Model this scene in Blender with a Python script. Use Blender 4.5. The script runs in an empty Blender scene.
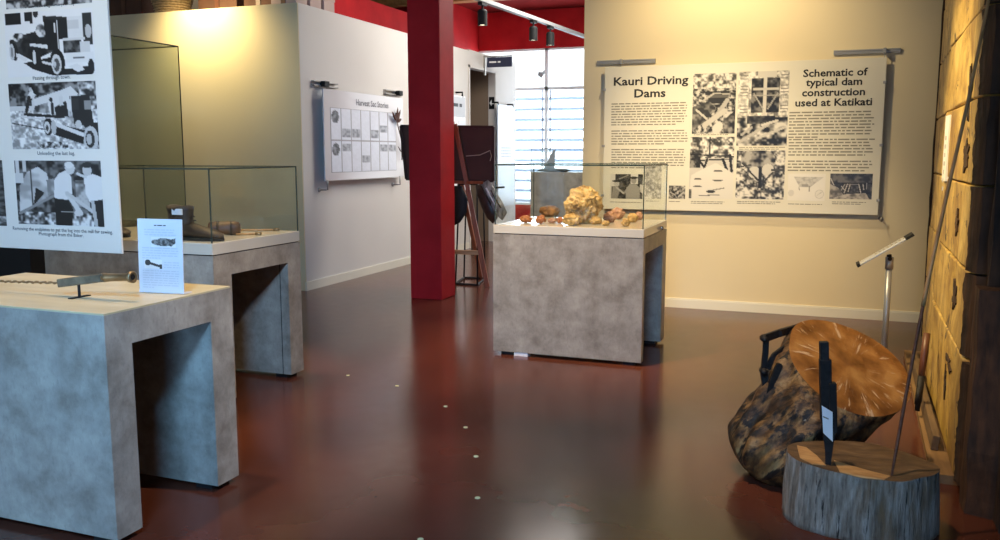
import bpy, bmesh, math, random
import numpy as np
from mathutils import Vector, Matrix, noise as mn

S = bpy.context.scene
COL = S.collection
R = math.radians

# ---------------------------------------------------------------- camera
EYE = 1.55
FPX = 864.0
PITCH, YAW = math.atan(117.0 / 864.0), R(20.846)
cam_d = bpy.data.cameras.new('camera')
cam_d.sensor_width = 36.0
cam_d.lens = FPX / 1000.0 * 36.0
cam_d.clip_start = 0.05
cam = bpy.data.objects.new('camera', cam_d)
cam.location = (0, 0, EYE)
cam.rotation_euler = (math.pi / 2 - PITCH, 0, YAW)
COL.objects.link(cam)
S.camera = cam

# ---------------------------------------------------------------- view + world
S.view_settings.view_transform = 'Standard'
S.view_settings.look = 'None'
S.view_settings.exposure = 0.85
S.view_settings.gamma = 1.0
S.view_settings.use_curve_mapping = False
S.cycles.use_denoising = True
S.cycles.transparent_max_bounces = 24
S.cycles.max_bounces = 8
S.cycles.sample_clamp_indirect = 6.0
world = bpy.data.worlds.new('sky')
S.world = world
world.use_nodes = True
bg = world.node_tree.nodes['Background']
bg.inputs[0].default_value = (0.86, 0.93, 1.0, 1)
bg.inputs[1].default_value = 1.7


# ---------------------------------------------------------------- lights
def area(name, loc, aim, sx, sy, power, color, spread=180):
    d = bpy.data.lights.new(name, 'AREA')
    d.shape = 'RECTANGLE'
    d.size, d.size_y, d.energy, d.color = sx, sy, power, color
    d.spread = R(spread)
    o = bpy.data.objects.new(name, d)
    o.location = loc
    o.rotation_euler = (Vector(aim) - Vector(loc)).to_track_quat('-Z', 'Y').to_euler()
    COL.objects.link(o)
    return o


WARM = (1.0, 0.72, 0.40)
DAY = (0.62, 0.80, 1.0)
area('daylight_street_window', (-7.7, -3.7, 1.8), (-4.5, 3.0, 0.9), 2.6, 2.5, 45, (0.34, 0.62, 1.0))
area('daylight_entrance', (0.15, -3.75, 1.12), (-3.3, 3.0, 0.5), 1.9, 2.1, 20, (0.16, 0.48, 1.0), 75)
area('cool_ceiling_panel', (-0.2, -1.4, 4.45), (-3.3, 3.8, 0.5), 1.2, 0.6, 46, (0.22, 0.53, 1.0), 70)
area('daylight_rear_window', (-5.2, 16.7, 2.0), (-5.0, 8.0, 0.6), 2.6, 3.0, 95, (0.85, 0.93, 1.0))
area('partition_fill', (-3.3, 11.2, 4.35), (-4.6, 11.2, 1.0), 1.6, 3.5, 165, (1.0, 0.96, 0.90))  # added fill that brightens the white partition; the ceiling has no skylight

SPOTS = [  # name, place, aim, power, cone degrees, blend, colour
    ('cream_wall_spot', (-1.05, 7.35, 3.75), (-1.0, 8.7, 2.35), 125, 118, 1.0, (1.0, 0.80, 0.47)),
    ('cream_wall_low_spot', (-2.3, 4.6, 3.95), (-1.0, 8.7, 0.8), 640, 40, 1.0, (1.0, 0.78, 0.46)),
    ('yellow_wall_spot', (-6.75, 7.72, 3.5), (-6.7, 8.26, 2.85), 105, 125, 1.0, (1.0, 0.80, 0.42)),
    ('bench_spot', (-3.15, 2.95, 3.9), (-3.15, 2.85, 0.94), 130, 40, 0.5, WARM),
    ('case_spot', (-4.0, 5.0, 3.95), (-4.0, 4.6, 1.0), 190, 44, 0.6, WARM),
    ('gum_spot', (-1.6, 6.0, 3.95), (-1.8, 6.6, 1.0), 150, 46, 0.7, WARM),
    ('timber_wall_spot', (-1.5, 4.6, 3.9), (0.62, 5.6, 1.25), 600, 44, 0.9, (1.0, 0.76, 0.38)),
    ('log_spot', (-0.75, 3.5, 3.95), (-0.02, 4.4, 0.4), 210, 34, 0.8, (1.0, 0.72, 0.42)),
    ('side_face_fill', (-0.4, 3.6, 3.95), (-2.9, 3.7, 0.55), 260, 52, 1.0, (1.0, 0.74, 0.48)),  # added warm fill for the right-hand sides of the left cases
    ('banner_fill', (-3.4, 2.0, 3.95), (-4.2, 3.7, 1.75), 85, 60, 1.0, (1.0, 0.80, 0.55)),  # added warm fill to lift the banner, not a known fitting
    ('gum_case_front_fill', (-2.6, 4.3, 3.95), (-1.8, 6.1, 0.5), 470, 50, 1.0, (1.0, 0.72, 0.45)),  # added warm fill on the front of the gum case
]
for nm, loc, aim, pw, ang, bl, colr in SPOTS:
    d = bpy.data.lights.new(nm, 'SPOT')
    d.energy, d.spot_size, d.spot_blend, d.color, d.shadow_soft_size = pw, R(ang), bl, colr, 0.05
    o = bpy.data.objects.new(nm, d)
    o.location = loc
    o.rotation_euler = (Vector(aim) - Vector(loc)).to_track_quat('-Z', 'Y').to_euler()
    COL.objects.link(o)

# ---------------------------------------------------------------- pixel helper (1000 x 540 frame)
_sy, _cy = math.sin(YAW), math.cos(YAW)
_fh, _r, _up = Vector((-_sy, _cy, 0)), Vector((_cy, _sy, 0)), Vector((0, 0, 1))
_fw = _fh * math.cos(PITCH) - _up * math.sin(PITCH)
_u = _up * math.cos(PITCH) + _fh * math.sin(PITCH)
EYEV = Vector((0, 0, EYE))


def at(x, y, X=None, Y=None, Z=None):
    d = _fw * FPX + _r * (x - 500) - _u * (y - 270)
    t = X / d.x if X is not None else Y / d.y if Y is not None else (Z - EYE) / d.z
    return EYEV + d * t


SLX, SLK = 0.480, 0.028      # inner face of the kauri slab wall: X = SLX + SLK * Y


def at_slab(x, y, off=0.0):
    d = _fw * FPX + _r * (x - 500) - _u * (y - 270)
    t = (SLX - off) / (d.x - SLK * d.y)
    return EYEV + d * t


# ---------------------------------------------------------------- object helpers
def props(o, label=None, cat=None, group=None, kind=None):
    if label: o['label'] = label
    if cat: o['category'] = cat
    if group: o['group'] = group
    if kind: o['kind'] = kind
    return o


def thing(name, loc, label, cat, group=None, rot=None):
    o = bpy.data.objects.new(name, None)
    o.empty_display_size = 0.1
    M = Matrix.Translation(Vector(loc))
    if rot is not None: M = M @ rot.to_4x4()
    o.matrix_world = M
    COL.objects.link(o)
    return props(o, label, cat, group)


MW = {}


def frame_of(o):
    while o.parent is not None: o = o.parent
    return o.matrix_basis.copy()


def link(name, me, mat, parent=None, smooth=False, label=None):
    if mat is not None and not me.materials:
        me.materials.append(mat)
    if smooth:
        for p in me.polygons: p.use_smooth = True
    o = bpy.data.objects.new(name, me)
    COL.objects.link(o)
    if parent is not None:
        me.transform(frame_of(parent).inverted())
        o.parent = parent
    if label: o['label'] = label
    return o


def copy_tree(o, parent=None):
    c = o.copy()
    COL.objects.link(c)
    if parent is not None: c.parent = parent
    for ch in list(o.children): copy_tree(ch, c)
    return c


class MB:
    """collects shapes (world coordinates) into one mesh"""

    def __init__(s): s.bm = bmesh.new()

    def box(s, a, b, bev=0.0):
        x0, y0, z0 = a; x1, y1, z1 = b
        v = [s.bm.verts.new(p) for p in ((x0, y0, z0), (x1, y0, z0), (x1, y1, z0), (x0, y1, z0),
                                         (x0, y0, z1), (x1, y0, z1), (x1, y1, z1), (x0, y1, z1))]
        fs = [s.bm.faces.new([v[i] for i in q]) for q in
              ((0, 3, 2, 1), (4, 5, 6, 7), (0, 1, 5, 4), (1, 2, 6, 5), (2, 3, 7, 6), (3, 0, 4, 7))]
        if bev:
            es = set(e for f in fs for e in f.edges)
            bmesh.ops.bevel(s.bm, geom=list(es), offset=bev, segments=2, affect='EDGES', profile=0.5)
        return s

    def obox(s, c, ax, ay, az, bev=0.0):
        """oriented box: centre and three half-axis vectors"""
        c, ax, ay, az = map(Vector, (c, ax, ay, az))
        v = []
        for k in (-1, 1):
            for i, j in ((-1, -1), (1, -1), (1, 1), (-1, 1)):
                v.append(s.bm.verts.new(c + ax * i + ay * j + az * k))
        fs = [s.bm.faces.new([v[i] for i in q]) for q in
              ((0, 3, 2, 1), (4, 5, 6, 7), (0, 1, 5, 4), (1, 2, 6, 5), (2, 3, 7, 6), (3, 0, 4, 7))]
        if bev:
            es = set(e for f in fs for e in f.edges)
            bmesh.ops.bevel(s.bm, geom=list(es), offset=bev, segments=2, affect='EDGES', profile=0.5)
        return s

    def bar(s, p, q, w, t, n=(0, -1, 0), bev=0.0):
        """flat bar from p to q; w across, t along the normal n"""
        p, q, n = Vector(p), Vector(q), Vector(n)
        a = (q - p) / 2
        side = a.cross(n).normalized()
        nn = side.cross(a).normalized()
        return s.obox((p + q) / 2, a, side * w / 2, nn * t / 2, bev)

    def rings(s, rings, cap0=True, cap1=True, close=False):
        vs = [[s.bm.verts.new(p) for p in r] for r in rings]
        n = len(vs[0])
        prs = list(zip(vs[:-1], vs[1:]))
        if close: prs.append((vs[-1], vs[0]))
        for a, b in prs:
            for i in range(n):
                s.bm.faces.new((a[i], a[(i + 1) % n], b[(i + 1) % n], b[i]))
        if cap0 and not close: s.bm.faces.new(list(reversed(vs[0])))
        if cap1 and not close: s.bm.faces.new(vs[-1])
        return s

    def tube(s, pts, r, n=10):
        pts = [Vector(p) for p in pts]
        rs = r if isinstance(r, (list, tuple)) else [r] * len(pts)
        ref = Vector((0.123, 0.31, 0.94)).normalized()
        out = []
        for i, p in enumerate(pts):
            d = (pts[min(i + 1, len(pts) - 1)] - pts[max(i - 1, 0)]).normalized()
            if abs(d.dot(ref)) > 0.97: rr = Vector((1, 0, 0))
            else: rr = ref
            a = d.cross(rr).normalized(); b = d.cross(a).normalized()
            out.append([p + (a * math.cos(2 * math.pi * k / n) + b * math.sin(2 * math.pi * k / n)) * rs[i] for k in range(n)])
        return s.rings(out)

    def lathe(s, prof, c, ax=(0, 0, 1), n=24):
        c, ax = Vector(c), Vector(ax).normalized()
        a = ax.orthogonal().normalized(); b = ax.cross(a)
        out = [[c + ax * h + (a * math.cos(2 * math.pi * k / n) + b * math.sin(2 * math.pi * k / n)) * r for k in range(n)]
               for r, h in prof]
        return s.rings(out)

    def quad(s, a, b, c, d):
        s.bm.faces.new([s.bm.verts.new(p) for p in (a, b, c, d)])
        return s

    def prism(s, pts, d):
        d = Vector(d)
        pts = [Vector(p) for p in pts]
        return s.rings([pts, [p + d for p in pts]])

    def mesh(s, name):
        bmesh.ops.recalc_face_normals(s.bm, faces=s.bm.faces[:])
        me = bpy.data.meshes.new(name)
        s.bm.to_mesh(me); s.bm.free()
        return me

    def obj(s, name, mat, parent=None, smooth=False, label=None):
        return link(name, s.mesh(name), mat, parent, smooth, label)

    def struct(s, name, mat):
        return props(s.obj(name, mat), kind='structure')


# ---------------------------------------------------------------- materials
def mat_new(name):
    m = bpy.data.materials.new(name)
    m.use_nodes = True
    nt = m.node_tree
    return m, nt, nt.nodes['Principled BSDF']


def L(nt, a, b): nt.links.new(a, b)


def plain(name, c, rough=0.5, metal=0.0, spec=0.5, vary=0.0, scale=6.0, bump=0.0):
    m, nt, p = mat_new(name)
    p.inputs['Base Color'].default_value = (*c, 1)
    p.inputs['Roughness'].default_value = rough
    p.inputs['Metallic'].default_value = metal
    p.inputs['Specular IOR Level'].default_value = spec
    if vary or bump:
        tc = nt.nodes.new('ShaderNodeTexCoord')
        n = nt.nodes.new('ShaderNodeTexNoise')
        n.inputs['Scale'].default_value = scale; n.inputs['Detail'].default_value = 6
        L(nt, tc.outputs['Object'], n.inputs['Vector'])
        if vary:
            rp = nt.nodes.new('ShaderNodeValToRGB')
            rp.color_ramp.elements[0].position = 0.3; rp.color_ramp.elements[1].position = 0.7
            rp.color_ramp.elements[0].color = (*[k * (1 - vary) for k in c], 1)
            rp.color_ramp.elements[1].color = (*[min(1, k * (1 + vary)) for k in c], 1)
            L(nt, n.outputs['Fac'], rp.inputs['Fac']); L(nt, rp.outputs['Color'], p.inputs['Base Color'])
        if bump:
            b = nt.nodes.new('ShaderNodeBump'); b.inputs['Strength'].default_value = bump
            b.inputs['Distance'].default_value = 0.02
            L(nt, n.outputs['Fac'], b.inputs['Height']); L(nt, b.outputs['Normal'], p.inputs['Normal'])
    return m


def ramped(name, stops, scale=(1, 1, 1), nscale=5.0, detail=8, rough=0.6, dist=0.0, bump=0.0, extra=None, spec=0.5, rot=(0, 0, 0)):
    """noise colour ramp, with an optional second sparse layer extra = (colour, scale3, nscale, lo, hi)"""
    m, nt, p = mat_new(name)
    tc = nt.nodes.new('ShaderNodeTexCoord')

    def layer(sc, ns):
        mp = nt.nodes.new('ShaderNodeMapping'); mp.inputs['Scale'].default_value = sc
        mp.inputs['Rotation'].default_value = rot
        n = nt.nodes.new('ShaderNodeTexNoise')
        n.inputs['Scale'].default_value = ns; n.inputs['Detail'].default_value = detail
        n.inputs['Distortion'].default_value = dist
        n.inputs['Roughness'].default_value = 0.66 if detail >= 10 else 0.55
        L(nt, tc.outputs['Object'], mp.inputs['Vector']); L(nt, mp.outputs['Vector'], n.inputs['Vector'])
        return n

    n = layer(scale, nscale)
    rp = nt.nodes.new('ShaderNodeValToRGB')
    els = rp.color_ramp.elements
    while len(els) < len(stops): els.new(0.5)
    for e, (ps, c) in zip(els, stops): e.position = ps; e.color = (*c, 1)
    L(nt, n.outputs['Fac'], rp.inputs['Fac'])
    out = rp.outputs['Color']
    if extra:
        for c, sc, ns, lo, hi in (extra if isinstance(extra, list) else [extra]):
            n2 = layer(sc, ns)
            mr = nt.nodes.new('ShaderNodeMapRange')
            mr.inputs['From Min'].default_value = lo; mr.inputs['From Max'].default_value = hi
            L(nt, n2.outputs['Fac'], mr.inputs['Value'])
            mx = nt.nodes.new('ShaderNodeMix'); mx.data_type = 'RGBA'
            L(nt, mr.outputs['Result'], mx.inputs['Factor']); L(nt, out, mx.inputs['A'])
            mx.inputs['B'].default_value = (*c, 1)
            out = mx.outputs['Result']
    L(nt, out, p.inputs['Base Color'])
    p.inputs['Roughness'].default_value = rough
    p.inputs['Specular IOR Level'].default_value = spec
    if bump:
        b = nt.nodes.new('ShaderNodeBump'); b.inputs['Strength'].default_value = bump; b.inputs['Distance'].default_value = 0.02
        L(nt, n.outputs['Fac'], b.inputs['Height']); L(nt, b.outputs['Normal'], p.inputs['Normal'])
    return m


def glass_mat(name, tint, gloss=0.08):
    m, nt, p = mat_new(name)
    nt.nodes.remove(p)
    o = nt.nodes['Material Output']
    tr = nt.nodes.new('ShaderNodeBsdfTransparent'); tr.inputs[0].default_value = (*tint, 1)
    gl = nt.nodes.new('ShaderNodeBsdfGlossy'); gl.inputs['Roughness'].default_value = 0.01
    gl.inputs[0].default_value = (0.95, 1, 0.97, 1)
    lw = nt.nodes.new('ShaderNodeLayerWeight'); lw.inputs['Blend'].default_value = 0.5
    pw = nt.nodes.new('ShaderNodeMath'); pw.operation = 'POWER'; pw.inputs[1].default_value = 5.0
    fr = nt.nodes.new('ShaderNodeMath'); fr.operation = 'MULTIPLY_ADD'; fr.inputs[1].default_value = 0.28; fr.inputs[2].default_value = 0.02
    L(nt, lw.outputs['Facing'], pw.inputs[0]); L(nt, pw.outputs[0], fr.inputs[0])
    mx = nt.nodes.new('ShaderNodeMixShader')
    L(nt, fr.outputs[0], mx.inputs[0]); L(nt, tr.outputs[0], mx.inputs[1]); L(nt, gl.outputs[0], mx.inputs[2])
    L(nt, mx.outputs[0], o.inputs[0])
    return m


def attr_mat(name, rough=0.35, spec=0.4):
    m, nt, p = mat_new(name)
    a = nt.nodes.new('ShaderNodeAttribute'); a.attribute_name = 'print'
    L(nt, a.outputs['Color'], p.inputs['Base Color'])
    p.inputs['Roughness'].default_value = rough
    p.inputs['Specular IOR Level'].default_value = spec
    return m


M = {}
M['concrete'] = ramped('concrete_laminate', [(0.34, (0.205, 0.176, 0.138)), (0.5, (0.32, 0.282, 0.228)), (0.66, (0.42, 0.374, 0.305))],
                       nscale=6.5, detail=14, rough=0.42, dist=0.1,
                       extra=[((0.25, 0.225, 0.19), (1.6, 1.6, 0.8), 3, 0.48, 1.0), ((0.17, 0.15, 0.13), (2.2, 2.2, 0.9), 30, 0.54, 0.90), ((0.50, 0.46, 0.40), (1.5, 1.5, 1.0), 48, 0.60, 1.0)])
M['deck'] = plain('cream_deck_board', (0.62, 0.57, 0.46), 0.12, vary=0.05, scale=3)
M['bench_top'] = ramped('pale_bench_top', [(0.3, (0.45, 0.37, 0.215)), (0.7, (0.58, 0.49, 0.30))], (0.6, 3, 1), 4, 6, 0.4)
M['cream'] = plain('cream_paint', (0.72, 0.60, 0.385), 0.75, vary=0.02, scale=1.5)
M['white_wall'] = plain('white_grey_paint', (0.66, 0.625, 0.58), 0.7, vary=0.02, scale=1.5)
M['yellow_wall'] = plain('pale_yellow_paint', (0.68, 0.58, 0.36), 0.75, vary=0.02, scale=1.5)
M['trim'] = plain('skirting_paint', (0.74, 0.70, 0.58), 0.5)
M['red'] = ramped('red_paint', [(0.3, (0.36, 0.008, 0.012)), (0.7, (0.52, 0.016, 0.020))], nscale=2.5, rough=0.6, spec=0.15)
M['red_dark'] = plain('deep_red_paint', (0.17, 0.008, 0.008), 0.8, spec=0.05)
M['ceil_wood'] = ramped('ceiling_timber', [(0.3, (0.36, 0.16, 0.045)), (0.7, (0.52, 0.26, 0.08))], (6, 0.6, 6), 3, 6, 0.5)
M['ceil_dark'] = ramped('dark_ceiling', [(0.3, (0.10, 0.07, 0.05)), (0.7, (0.16, 0.11, 0.07))], (4, 0.5, 4), 3, 6, 0.7)
M['black'] = plain('black_paint', (0.010, 0.010, 0.010), 0.6, spec=0.25)
M['blackwall'] = plain('black_wall', (0.015, 0.015, 0.014), 0.8)
M['iron'] = plain('black_iron', (0.014, 0.012, 0.011), 0.6, 0.1, spec=0.3, vary=0.4, scale=30, bump=0.3)
M['rust'] = ramped('rusty_iron', [(0.35, (0.06, 0.025, 0.014)), (0.65, (0.14, 0.06, 0.03))], nscale=25, rough=0.6)
M['chrome'] = plain('brushed_steel', (0.62, 0.62, 0.62), 0.22, 1.0)
M['silver'] = plain('aluminium', (0.36, 0.345, 0.32), 0.45, 0.4)
M['brass'] = plain('old_brass', (0.30, 0.22, 0.12), 0.42, 0.8, vary=0.2, scale=20)
M['glass'] = glass_mat('clear_glass', (0.965, 0.975, 0.967))
M['glass_tint'] = glass_mat('greenish_glass', (0.85, 0.875, 0.855))
M['edge'] = plain('glass_edge', (0.035, 0.055, 0.045), 0.25)
M['frame_white'] = plain('white_window_frame', (0.78, 0.80, 0.82), 0.4)
M['print'] = attr_mat('printed_picture')
M['board'] = plain('printed_board_cream', (0.72, 0.67, 0.54), 0.42, spec=0.3)
M['board_white'] = plain('printed_board_white', (0.80, 0.80, 0.80), 0.3)
M['ink'] = plain('black_ink', (0.012, 0.012, 0.012), 0.6)
M['ink_soft'] = plain('small_print_ink', (0.25, 0.23, 0.18), 0.7)
M['ink_pale'] = plain('pale_print_ink', (0.48, 0.48, 0.50), 0.7)
M['paper'] = plain('white_paper', (0.82, 0.82, 0.82), 0.6)
M['acrylic'] = plain('white_card', (0.62, 0.62, 0.64), 0.25)

# floor: worn dark red polished concrete
m, nt, p = mat_new('polished_red_floor')
tc = nt.nodes.new('ShaderNodeTexCoord')
n1 = nt.nodes.new('ShaderNodeTexNoise'); n1.inputs['Scale'].default_value = 0.9; n1.inputs['Detail'].default_value = 8
n2 = nt.nodes.new('ShaderNodeTexNoise'); n2.inputs['Scale'].default_value = 9; n2.inputs['Detail'].default_value = 6
L(nt, tc.outputs['Object'], n1.inputs['Vector']); L(nt, tc.outputs['Object'], n2.inputs['Vector'])
rp = nt.nodes.new('ShaderNodeValToRGB')
rp.color_ramp.elements[0].position = 0.3; rp.color_ramp.elements[0].color = (0.055, 0.017, 0.010, 1)
rp.color_ramp.elements[1].position = 0.7; rp.color_ramp.elements[1].color = (0.128, 0.038, 0.022, 1)
L(nt, n1.outputs['Fac'], rp.inputs['Fac']); L(nt, rp.outputs['Color'], p.inputs['Base Color'])
mr = nt.nodes.new('ShaderNodeMapRange')
mr.inputs['To Min'].default_value = 0.13; mr.inputs['To Max'].default_value = 0.24
p.inputs['Specular IOR Level'].default_value = 0.34; p.inputs['Coat Weight'].default_value = 0.0; p.inputs['Coat Roughness'].default_value = 0.14; p.inputs['Coat IOR'].default_value = 1.6
L(nt, n2.outputs['Fac'], mr.inputs['Value']); L(nt, mr.outputs['Result'], p.inputs['Roughness'])
bp = nt.nodes.new('ShaderNodeBump'); bp.inputs['Strength'].default_value = 0.05; bp.inputs['Distance'].default_value = 0.01
L(nt, n1.outputs['Fac'], bp.inputs['Height']); L(nt, bp.outputs['Normal'], p.inputs['Normal'])
M['floor'] = m

M['slab'] = ramped('kauri_slab', [(0.32, (0.20, 0.105, 0.022)), (0.45, (0.40, 0.25, 0.055)), (0.56, (0.55, 0.37, 0.095)), (0.70, (0.70, 0.51, 0.17))],
                   (1, 1.0, 0.9), 2.4, 14, 0.5, dist=1.6, bump=0.4, rot=(0.6, 0, 0),
                   extra=[((0.18, 0.08, 0.018), (1, 1.4, 0.8), 3.4, 0.50, 0.72), ((0.040, 0.018, 0.008), (1, 1.6, 1.3), 3.2, 0.595, 0.62)])
M['slab_edge'] = ramped('slab_bark_edge', [(0.35, (0.016, 0.009, 0.005)), (0.6, (0.06, 0.028, 0.012)), (0.8, (0.13, 0.06, 0.022))],
                        (4, 4, 0.8), 4, 8, 0.8, bump=0.5)
M['bark_wall'] = ramped('dark_rough_timber', [(0.35, (0.012, 0.008, 0.006)), (0.7, (0.07, 0.035, 0.018))], (4, 4, 0.8), 5, 8, 0.85, bump=0.6)
M['post'] = ramped('dark_brown_post', [(0.35, (0.022, 0.009, 0.004)), (0.7, (0.10, 0.040, 0.015))], (5, 5, 1.0), 5, 8, 0.75, bump=0.6)
M['grey_plank'] = ramped('weathered_plank', [(0.3, (0.07, 0.042, 0.02)), (0.7, (0.16, 0.10, 0.05))], (6, 0.8, 6), 4, 8, 0.75)
M['kerb'] = ramped('pale_kerb_timber', [(0.3, (0.15, 0.085, 0.035)), (0.7, (0.25, 0.145, 0.06))], (6, 0.6, 6), 4, 6, 0.6)
M['pole'] = ramped('worn_pole_wood', [(0.3, (0.32, 0.17, 0.06)), (0.7, (0.50, 0.29, 0.12))], (8, 8, 1), 4, 6, 0.5)
M['handle'] = ramped('dark_handle_wood', [(0.3, (0.07, 0.022, 0.010)), (0.7, (0.15, 0.05, 0.022))], (8, 8, 1), 4, 6, 0.45)
M['easel'] = ramped('red_brown_easel_wood', [(0.3, (0.20, 0.05, 0.018)), (0.7, (0.34, 0.10, 0.04))], (8, 8, 1), 4, 6, 0.4)
M['easel_bar'] = ramped('pale_easel_wood', [(0.3, (0.42, 0.22, 0.10)), (0.7, (0.55, 0.32, 0.16))], (1, 8, 8), 4, 6, 0.45)
M['picture_back'] = plain('dark_brown_backing', (0.060, 0.022, 0.013), 0.55, vary=0.15, scale=5)
M['bark'] = ramped('log_bark', [(0.34, (0.018, 0.009, 0.005)), (0.46, (0.085, 0.040, 0.014)), (0.56, (0.24, 0.125, 0.040)), (0.68, (0.46, 0.28, 0.11))],
                   (2.2, 2.2, 0.9), 5.5, 14, 0.5, dist=0.3, bump=1.0,
                   extra=[((0.010, 0.007, 0.005), (5, 5, 0.9), 3.6, 0.50, 0.57), ((0.34, 0.28, 0.20), (6, 6, 2.5), 5, 0.66, 0.73)])
M['stump_side'] = ramped('grey_stump_side', [(0.34, (0.10, 0.08, 0.06)), (0.5, (0.30, 0.26, 0.21)), (0.66, (0.50, 0.46, 0.40))],
                         (7, 7, 0.9), 5.0, 14, 0.7, bump=1.0,
                         extra=[((0.22, 0.14, 0.07), (4, 4, 0.8), 3, 0.52, 0.68), ((0.016, 0.012, 0.010), (9, 9, 0.8), 4, 0.58, 0.64)])
M['stump_top'] = ramped('sawn_stump_top', [(0.3, (0.05, 0.030, 0.016)), (0.55, (0.13, 0.075, 0.035)), (0.8, (0.22, 0.13, 0.06))],
                        (2, 5, 1), 4, 8, 0.6, bump=0.5)
M['fresh_cut'] = ramped('fresh_split_wood', [(0.3, (0.42, 0.22, 0.08)), (0.7, (0.60, 0.36, 0.15))], (3, 9, 1), 5, 6, 0.5)


# sawn face of the log: rings plus pale radial cracks
m, nt, p = mat_new('sawn_log_face')
tc = nt.nodes.new('ShaderNodeTexCoord')
sx = nt.nodes.new('ShaderNodeSeparateXYZ'); L(nt, tc.outputs['Object'], sx.inputs[0])


def mth(nt, op, a, b=None, c=None):
    k = nt.nodes.new('ShaderNodeMath'); k.operation = op
    for i, v in enumerate((a, b, c)):
        if v is None: continue
        if isinstance(v, (int, float)): k.inputs[i].default_value = v
        else: L(nt, v, k.inputs[i])
    return k.outputs[0]


ang = mth(nt, 'ARCTAN2', sx.outputs['Y'], sx.outputs['X'])
rad = mth(nt, 'SQRT', mth(nt, 'ADD', mth(nt, 'MULTIPLY', sx.outputs['X'], sx.outputs['X']), mth(nt, 'MULTIPLY', sx.outputs['Y'], sx.outputs['Y'])))
cx = nt.nodes.new('ShaderNodeCombineXYZ')
L(nt, mth(nt, 'MULTIPLY', mth(nt, 'COSINE', ang), 3.6), cx.inputs[0]); L(nt, mth(nt, 'MULTIPLY', mth(nt, 'SINE', ang), 3.6), cx.inputs[1])
L(nt, mth(nt, 'MULTIPLY', rad, 3.0), cx.inputs[2])
nz = nt.nodes.new('ShaderNodeTexNoise'); nz.inputs['Scale'].default_value = 2.6; nz.inputs['Detail'].default_value = 7; nz.inputs['Roughness'].default_value = 0.65
L(nt, cx.outputs[0], nz.inputs['Vector'])
big = nt.nodes.new('ShaderNodeTexNoise'); big.inputs['Scale'].default_value = 7; big.inputs['Detail'].default_value = 6
L(nt, tc.outputs['Object'], big.inputs['Vector'])
rp = nt.nodes.new('ShaderNodeValToRGB')
for _ in range(1): rp.color_ramp.elements.new(0.5)
for e, (ps, c) in zip(rp.color_ramp.elements, [(0.34, (0.13, 0.042, 0.009)), (0.5, (0.31, 0.120, 0.026)), (0.66, (0.50, 0.24, 0.065))]):
    e.position = ps; e.color = (*c, 1)
L(nt, big.outputs['Fac'], rp.inputs['Fac'])
msk = nt.nodes.new('ShaderNodeMapRange'); msk.inputs['From Min'].default_value = 0.575; msk.inputs['From Max'].default_value = 0.64
L(nt, nz.outputs['Fac'], msk.inputs['Value'])
rm = nt.nodes.new('ShaderNodeMapRange'); rm.inputs['From Min'].default_value = 0.09; rm.inputs['From Max'].default_value = 0.15
L(nt, rad, rm.inputs['Value'])
mx = nt.nodes.new('ShaderNodeMix'); mx.data_type = 'RGBA'
L(nt, mth(nt, 'MULTIPLY', msk.outputs[0], rm.outputs[0]), mx.inputs['Factor'])
L(nt, rp.outputs['Color'], mx.inputs['A']); mx.inputs['B'].default_value = (0.62, 0.42, 0.24, 1)
L(nt, mx.outputs['Result'], p.inputs['Base Color'])
p.inputs['Roughness'].default_value = 0.38
bp = nt.nodes.new('ShaderNodeBump'); bp.inputs['Strength'].default_value = 0.35; bp.inputs['Distance'].default_value = 0.01
L(nt, nz.outputs['Fac'], bp.inputs['Height']); L(nt, bp.outputs['Normal'], p.inputs['Normal'])
M['log_face'] = m


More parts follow.
